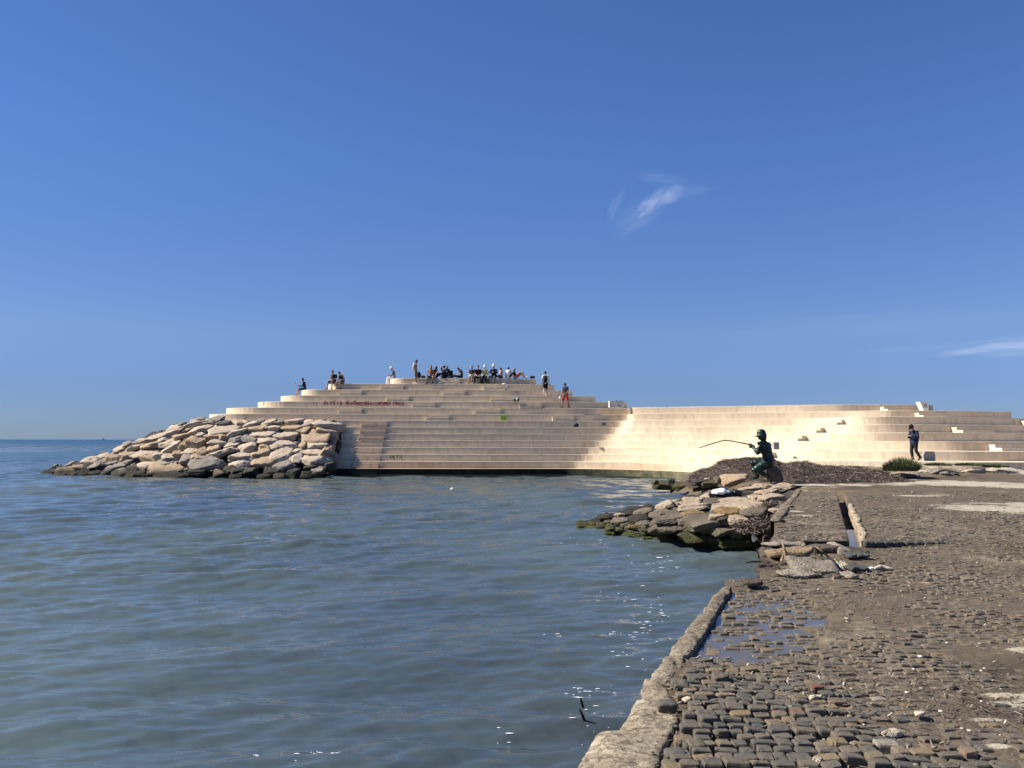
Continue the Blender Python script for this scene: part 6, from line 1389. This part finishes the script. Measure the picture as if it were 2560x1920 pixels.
# ------------------------------------------------------------------ bronze fisherman
b = NB('bronze'); P = b.co(); n1 = b.noise(P, 6, 5, 0.6); n2 = b.noise(P, 30, 4, 0.6)
gm = b.n('ShaderNodeNewGeometry'); 
c_ = b.mix(b.rr(n1, 0.4, 0.65), (0.016, 0.027, 0.022), (0.046, 0.075, 0.060)); c_ = b.mix(b.math('MULTIPLY', b.rr(n2, 0.5, 0.75), 0.4), c_, (0.012, 0.016, 0.014))
M_brz = b.out(c_, 0.42, b.bump(n2, 0.25, 0.01, b.bump(n1, 0.4, 0.04)), 0.6, 0.75)
SD = 26.0; sc0 = ray(1720 + 1600 / 7.9, 1050 + 880 / 7.9, SD)          # seat point
k_ = SD / F / 7.9
def sp(a, b2, y=0.0): return V3(((a - 1600) * k_, y, (880 - b2) * k_))
st = empty('fisherman_statue', sc0); tag(st, 'dark green bronze statue of a fisherman sitting on a grey rock with his rod out', 'statue')
S_ = (sp(1640, 480, .17) - sp(1400, 470, -.14)).normalized()
body = [etube([sp(1590, 850), sp(1590, 800), sp(1575, 690), sp(1545, 590), sp(1520, 500, .0), sp(1505, 455, .02)], [.215, .235, .20, .25, .26, .165], [.17, .18, .16, .18, .17, .11], S_, 18),
        ctube([sp(1505, 470), sp(1490, 400), sp(1478, 360)], [.10, .078, .070])]
body += headgeo(sp(1462, 320, -.01), (-1, .25, -.05), (-.12, 0, 1), 1.32)
shL, elL, wrL = sp(1400, 480, -.15), sp(1345, 655, -.20), sp(1288, 535, -.05)
shR, elR, wrR = sp(1635, 490, .17), sp(1470, 640, .30), sp(1300, 545, .08)
for sh, el, wr in ((shL, elL, wrL), (shR, elR, wrR)):
    body += [ctube([sp(1520, 490).lerp(sh, .4), sh, sh.lerp(el, .45), el], [.12, .112, .088, .066]), ctube([el, el.lerp(wr, .35), wr], [.066, .070, .044])]
hiL, knL, anL = sp(1570, 840, -.10), sp(1290, 985, -.10), sp(1610, 1130, -.14); hiR, knR, anR = sp(1580, 830, .10), sp(1310, 850, .16), sp(1400, 1120, .18)
body += [ctube([hiL, hiL.lerp(knL, .5), knL], [.165, .145, .10]), ctube([knL, knL.lerp(anL, .3), knL.lerp(anL, .8), anL], [.096, .098, .068, .058]), ctube([hiR, hiR.lerp(knR, .5), knR], [.165, .14, .10]), ctube([knR, knR.lerp(anR, .35), anR], [.095, .092, .058]),
         etube([anL + V3((.03, 0, .02)), anL + V3((.02, 0, -.07)), anL + V3((-.02, 0, -.16))], [.060, .066, .052], [.056, .048, .032], (0, 1, 0)), etube([anR + V3((.03, 0, 0)), anR + V3((-.10, 0, -.05)), anR + V3((-.18, 0, -.06))], [.060, .064, .052], [.054, .046, .032], (0, 1, 0))]
fing = []
for wr, d, pn, th in ((wrL, (-.5, .25, .45), (-.1, .9, -.2), 1), (wrR, (-.5, -.3, .42), (0, -.9, -.2), -1)):
    pm_, fs = handgeo(wr, d, pn, th, 0.95, 1.4); body.append(pm_); fing += fs
# back muscles and spine hollow are kept by small overlapping forms
for a, b2, y in ((1475, 520, -.13), (1600, 540, -.03), (1500, 600, -.11)): body.append(ctube([sp(a, b2, y), sp(a + 15, b2 + 60, y + .01)], [.075, .06]))
fuse('body', body, 0.012, M_brz, st, 3, fing)
fuse('shorts', [etube([sp(1585, 745), sp(1592, 800), sp(1590, 860)], [.238, .255, .23], [.185, .197, .18], S_, 16), ctube([hiL, hiL.lerp(knL, .45), hiL.lerp(knL, .80)], [.185, .165, .13]), ctube([hiR, hiR.lerp(knR, .45), hiR.lerp(knR, .80)], [.185, .16, .13]), etube([sp(1572, 700), sp(1578, 722)], [.200, .212], [.158, .164], S_, 16)], 0.012, M_brz, st, 2)
# bucket hat with a short brim tipped forward
hc = sp(1468, 288, 0); u_ = V3((-.16, 0, 1)).normalized(); f_ = V3((-1, .25, -.12)).normalized(); r_ = f_.cross(u_).normalized(); vv, ff = [], []; n = 22
prof = [(1.75, 1.20, -.045), (1.78, 1.24, -.030), (1.12, 1.06, -.004), (1.08, 1.04, .05), (0.95, .92, .10), (0.55, .52, .135), (0.05, .05, .142)]
for a1, a2, z in prof:
    for j in range(n):
        t = 2 * math.pi * j / n; fw = a1 if math.sin(t) > 0 else a2; k2 = max(0, math.sin(t)) ** 2; q = a2 + (a1 - a2) * k2
        vv.append(hc + r_ * math.cos(t) * .118 * (a2 + .05) + f_ * math.sin(t) * .140 * q + u_ * (1.25 * z + (0.018 * math.sin(3 * t) if z < .08 else 0)))
for i in range(len(prof) - 1):
    for j in range(n): ff.append((i * n + j, i * n + (j + 1) % n, (i + 1) * n + (j + 1) % n, (i + 1) * n + j))
mesh_obj('hat', vv, ff, M_brz, st, True)
U, Fc = ico(3); mesh_obj('hair', [sp(1500, 345, 0) + V3((u[0] * .11, u[1] * .115, u[2] * .15)) for u in U], [tuple(q) for q in Fc], M_brz, st, True)
tubes_obj('belt_knife', [([sp(1640, 735, .02), sp(1700, 775, 0), sp(1765, 828, 0)], [.020, .020, .013], 8)], M_brz, st)
rp = [(1335, 520), (1250, 490), (1100, 462), (900, 425), (800, 410), (740, 408), (690, 415), (550, 455), (400, 502), (225, 560)]
rod = tubes_obj('fishing_rod', [([sp(a, b2, .02) for a, b2 in rp], [.021, .020, .019, .018, .018, .018, .018, .017, .016, .014], 10)], M_brz); rod.location = sc0
tag(rod, 'long dark bent fishing rod held out to the left by the bronze fisherman', 'fishing rod')
o = rock('seat_rock', sc0 + sp(1680, 1065, .05), (.34, .36, .40), RM['ngrey'], 811, (0, 0, .2), 5, .03); tag(o, 'smooth dark grey boulder carrying the bronze fisherman', 'rock')
o = rock('seat_rock', sc0 + sp(1560, 1330, -.05), (.75, .5, .20), RM['npale'], 812, (0, 0, .1), 5, .05); tag(o, 'flat sandy rock under the foot of the bronze fisherman', 'rock')
# ------------------------------------------------------------------ things on the seawall
def boxm(name, c, sx, sy, sz, mat, parent=None, rz=0, bev=0.01):
    bm = bmesh.new(); bmesh.ops.create_cube(bm, size=1.0)
    for v in bm.verts: v.co = Vector((v.co.x * sx, v.co.y * sy, v.co.z * sz))
    bmesh.ops.bevel(bm, geom=bm.edges[:], offset=bev, segments=2, affect='EDGES')
    me = bpy.data.meshes.new(name); bm.to_mesh(me); bm.free(); me.materials.append(mat); o = link(bpy.data.objects.new(name, me), parent); o.location = c; o.rotation_euler = (0, 0, rz); return o
M_wbox = plain('painted_white_concrete', (0.62, 0.60, 0.55), 0.85, 0.12, 5); M_gbox = plain('grey_concrete', (0.30, 0.29, 0.265), 0.85, 0.1, 3)
# white block with black scrawls
c = atD(1542, 51.85, zl(9)); t_ = empty('painted_block', c); tag(t_, 'low white painted concrete block with black scrawls at the foot of the upper steps', 'block')
boxm('block_body', (0, 0.25, .235), 1.0, .55, .47, M_wbox, t_, bev=.02)
rg = random.Random(2); T = []
for k in range(16):
    x = rg.uniform(-.42, .42); z = rg.uniform(.08, .42); L = [V3((x, -.032, z))]
    for q in range(4): L.append(L[-1] + V3((rg.uniform(-.05, .05), 0, rg.uniform(-.06, .06))))
    T.append((L, [.007] * 5, 5))
tubes_obj('scrawl', T, M_blk, t_); mesh_obj('top_stain', [(-.1, -.02, .4725), (.42, -.02, .4725), (.45, .3, .4725), (.2, .45, .4725), (-.05, .3, .4725)], [(0, 1, 2, 3, 4)], M_blk, t_)
# white cabinet on the right wing
c = atD(2306, 46.4, zl(8)); t_ = empty('cabinet', c); tag(t_, 'white tapered cabinet standing on top of the right wing against the sky', 'cabinet')
V = [(-.02, -.25, 0), (.26, -.25, 0), (.26, .25, 0), (-.02, .25, 0), (-.27, -.25, .60), (.26, -.25, .60), (.26, .25, .60), (-.27, .25, .60)]
V = [(x, y, z) for x, y, z in V]; mesh_obj('cabinet_body', V, [(0, 1, 5, 4), (1, 2, 6, 5), (2, 3, 7, 6), (3, 0, 4, 7), (4, 5, 6, 7), (3, 2, 1, 0)], M_wbox, t_)
boxm('cabinet_base', (.42, .05, .19), .28, .45, .38, M_gbox, t_)
boxm('panel', (.05, -.256, .35), .20, .006, .22, M_gbox, t_, bev=.002)
# grey slab by the walking man
c = atD(2321, 35.3, zl(2)); k2 = c.y / F / 11.85
V = [(x * k2, y, z * k2) for y in (-.08, .10) for x, z in ((-145, 0), (180, 0), (185, 150), (160, 280), (-90, 282), (-120, 225), (-160, 150))]
n = 7; o = mesh_obj('grey_slab', V, [tuple(range(n)), tuple(range(2 * n - 1, n - 1, -1))] + [(i, i + n, (i + 1) % n + n, (i + 1) % n) for i in range(n)], M_gbox); o.location = c
tag(o, 'grey angular stone slab leaning on the low step right of the walking man', 'slab')
# narrow pale box behind the statue
c = atD(1941, 39.4, zl(3)); t_ = empty('utility_box', c); tag(t_, 'narrow pale grey box on the wall steps just right of the statue', 'box'); boxm('box_body', (0, .1, .20), .26, .25, .38, M_gbox, t_); boxm('box_edge', (.14, .1, .20), .02, .22, .36, M_blk, t_, bev=.003)
# vent grille and recess in the tier near the shadow line
z7 = (zl(7) + zl(6)) / 2; nn = nearest(7, atD(1515, 51.0, z7).x); t_ = empty('vent', (nn[0].x, nn[0].y, z7)); tag(t_, 'small square grey vent set in the riser near the edge of the sunlit wall', 'vent')
a_ = math.atan2(nn[2].y, nn[2].x); t_.rotation_euler = (0, 0, a_); boxm('vent_frame', (0, -.012, 0), .30, .03, .24, M_gbox, t_, bev=.004)
for k in range(5): boxm('slat', (0, -.032, -.08 + .04 * k), .24, .012, .012, M_dgr, t_, bev=.002)
bag('dark_bag', atD(1440, 50.75, zl(6)), (.18, .12, .12), M_navy, 'dark bag left on the step just left of the vent', 21)
# things people left on the treads
c = atD(1265, 53.72, zl(12)); t_ = empty('white_crate', c); tag(t_, 'white folding stool with a bag on the step under the white vest', 'stool')
boxm('seat', (.02, .1, .33), .36, .26, .04, M_white, t_, bev=.008); tubes_obj('leg', [([V3((-.14, 0, 0)), V3((.16, 0, .33))], [.014] * 2, 6)], M_white, t_); tubes_obj('leg', [([V3((.18, .02, 0)), V3((-.12, .02, .33))], [.014] * 2, 6)], M_white, t_); tubes_obj('leg', [([V3((-.14, .2, 0)), V3((.16, .2, .33))], [.014] * 2, 6)], M_white, t_)
blob('cloth', (-.14, .1, .40), (.14, .1, .05), M_wht, 3, t_, sub=3); blob('bag_body', (-.05, .12, .12), (.1, .09, .12), M_dgr, 4, t_, sub=3)
c = atD(1290, 52.75, zl(10)); t_ = empty('bag_pile', c)
tag(t_, 'grey and white rucksack on the step below the reclining person', 'bag'); blob('bag_body', (-.05, .1, .16), (.18, .12, .18), M_pat, 31, t_, sub=3); blob('pocket', (.06, .0, .18), (.07, .06, .09), M_wht, 32, t_, sub=3); blob('pocket', (.16, .1, .12), (.08, .08, .11), M_blk, 33, t_, sub=3)
c = atD(1259, 51.45, zl(7) + 0.0); 
c = atD(1259, CEN[8] - .16, zl(7)); M_grn = plain('lime_green_bag', (0.33, 0.50, 0.035), 0.6, 0.15, 12)
t_ = empty('green_bag', c); tag(t_, 'bright lime green bag on the step in the middle of the seawall', 'bag'); V = [(x * .19 * k, y * .09, z) for z, k in ((0, .82), (.33, 1.05)) for x, y in ((-1, -1), (1, -1), (1, 1), (-1, 1))]
mesh_obj('bag_body', V, [(0, 1, 5, 4), (1, 2, 6, 5), (2, 3, 7, 6), (3, 0, 4, 7), (3, 2, 1, 0), (4, 5, 6, 7)], M_grn, t_); tubes_obj('strap', [([V3((-.1, -.09, .32)), V3((-.06, -.10, .42)), V3((.06, -.10, .42)), V3((.1, -.09, .32))], [.01] * 4, 6)], M_grn, t_)
# ------------------------------------------------------------------ graffiti, hand lettered strokes
G = {'A': [[(0, 0), (.35, 1), (.7, 0)], [(.15, .4), (.55, .4)]], 'T': [[(0, 1), (.7, 1)], [(.35, 1), (.35, 0)]], 'O': [[(.35, 1), (.05, .75), (.05, .25), (.35, 0), (.65, .25), (.65, .75), (.35, 1)]], 'S': [[(.6, .9), (.3, 1), (.05, .8), (.1, .55), (.5, .45), (.6, .2), (.3, 0), (0, .1)]],
     'Y': [[(0, 1), (.32, .5), (.7, 1)], [(.32, .5), (.3, 0)]], 'E': [[(.6, 1), (.05, 1), (.05, 0), (.6, 0)], [(.05, .5), (.5, .5)]], 'Z': [[(0, 1), (.6, 1), (.05, 0), (.65, 0)]], 'I': [[(.1, 0), (.1, 1)]], 'M': [[(0, 0), (.05, 1), (.35, .4), (.65, 1), (.7, 0)]], 'G': [[(.6, .85), (.3, 1), (.05, .6), (.1, .15), (.4, 0), (.62, .2), (.62, .45), (.35, .45)]],
     'N': [[(.05, 0), (.05, 1), (.6, 0), (.6, 1)]], 'X': [[(0, 0), (.6, 1)], [(0, 1), (.6, 0)]], 'D': [[(.05, 0), (.05, 1), (.5, .8), (.6, .4), (.4, .05), (.05, 0)]], 'R': [[(.05, 0), (.05, 1), (.5, .9), (.5, .6), (.05, .5), (.6, 0)]], 'J': [[(.5, 1), (.5, .2), (.25, 0), (.05, .2)]], 'L': [[(.05, 1), (.05, 0), (.55, 0)]],
     'U': [[(.05, 1), (.05, .2), (.3, 0), (.6, .2), (.6, 1)]], 'C': [[(.6, .85), (.3, 1), (.05, .7), (.05, .3), (.3, 0), (.6, .15)]], 'P': [[(.05, 0), (.05, 1), (.55, .85), (.5, .5), (.05, .45)]], 'H': [[(.05, 0), (.05, 1)], [(.6, 0), (.6, 1)], [(.05, .5), (.6, .5)]], 'K': [[(.05, 0), (.05, 1)], [(.6, 1), (.05, .45), (.6, 0)]],
     '♡': [[(.45, 0), (0, .6), (.1, .95), (.3, .95), (.45, .7), (.6, .95), (.8, .95), (.9, .6), (.45, 0)]], '.': [[(.1, 0), (.14, .08)]], 'Ç': [[(.6, .85), (.3, 1), (.05, .7), (.05, .3), (.3, 0), (.6, .15)], [(.3, 0), (.35, -.15), (.2, -.2)]], '4': [[(.5, 0), (.5, 1), (0, .35), (.65, .35)]], 'V': [[(0, 1), (.3, 0), (.6, 1)]], ')': [[(.1, 1), (.4, .7), (.35, .2), (.05, 0)]]}
def scrawl(name, text, lev, px0, px1, py0, py1, wid, mat, lab, seed, adv=0.95):
    """letters laid along riser lev between two photo columns, standing 3 mm proud of it"""
    Dm = CEN[lev]; x0, x1 = atD(px0, Dm, zl(lev)).x, atD(px1, Dm, zl(lev)).x; z1 = ray((px0 + px1) / 2, py0, Dm).z; z0 = ray((px0 + px1) / 2, py1, Dm).z
    n = sum(0.7 if ch == ' ' else 0.45 if ch in 'I.' else adv for ch in text); u = (x1 - x0) / n; V, Fc = [], []; x = x0; rg = random.Random(seed); h = z1 - z0
    for ch in text:
        if ch == ' ': x += 0.7 * u; continue
        a = 0.45 if ch in 'I.' else adv; sk = rg.uniform(-.08, .12); hz_ = rg.uniform(.82, 1.05); dz = rg.uniform(-.05, .10) * h
        for stq in G[ch]:
            pts = [V3((x + (p[0] + sk * p[1] + rg.uniform(-.03, .03)) * u, 0, z0 + dz + (p[1] + rg.uniform(-.03, .03)) * h * hz_)) for p in stq]
            for k in range(len(pts) - 1):
                p, q = pts[k], pts[k + 1]; d = (q - p); nrm = V3((-d.z, 0, d.x)).normalized() * wid / 2; e_ = d.normalized() * wid * .3
                o_ = len(V)
                for c4 in (p - e_ - nrm, p - e_ + nrm, q + e_ + nrm, q + e_ - nrm):
                    nn = nearest(lev, c4.x); y = nn[0].y if nn else Dm; V.append((c4.x, y - 0.016 - 0.0004 * (len(V) % 7), c4.z))
                Fc.append((o_, o_ + 1, o_ + 2, o_ + 3))
        x += a * u
    o = mesh_obj(name, V, Fc, mat); o.parent = wall; o['label'] = lab
M_paint = plain('red_paint', (0.30, 0.035, 0.035), 0.8, 0.25, 6); M_mark = plain('black_marker', (0.05, 0.04, 0.035), 0.8, 0.3, 6)
scrawl('graffiti', 'ATO SYTE E ZI', 10, 810, 856, 1003.5, 1012.5, .036, M_paint, 'red hand-painted words ATO SYTE E ZI', 1)
scrawl('graffiti', 'MEGI♡ANXI', 10, 865, 909, 1003.2, 1013, .036, M_paint, 'red hand-painted words MEGI and ANXI with a heart', 2)
scrawl('graffiti', 'DRGJLI LAMTUMIRE SONATZI', 10, 911, 1012, 1004, 1013.5, .034, M_paint, 'red hand-painted words ending in SONATZI', 3)
scrawl('graffiti', 'ÇAMERI4', 1, 966, 1008, 1138, 1149, .026, M_mark, 'black outlined letters near the foot of the long stair', 4, 1.0)
scrawl('graffiti', 'V', 10, 649, 655, 1005, 1013, .03, M_mark, 'small black mark on the left curved end', 5)
scrawl('graffiti', '))', 10, 782, 795, 1006, 1013, .02, M_mark, 'faint curled marks left of the red words', 6)
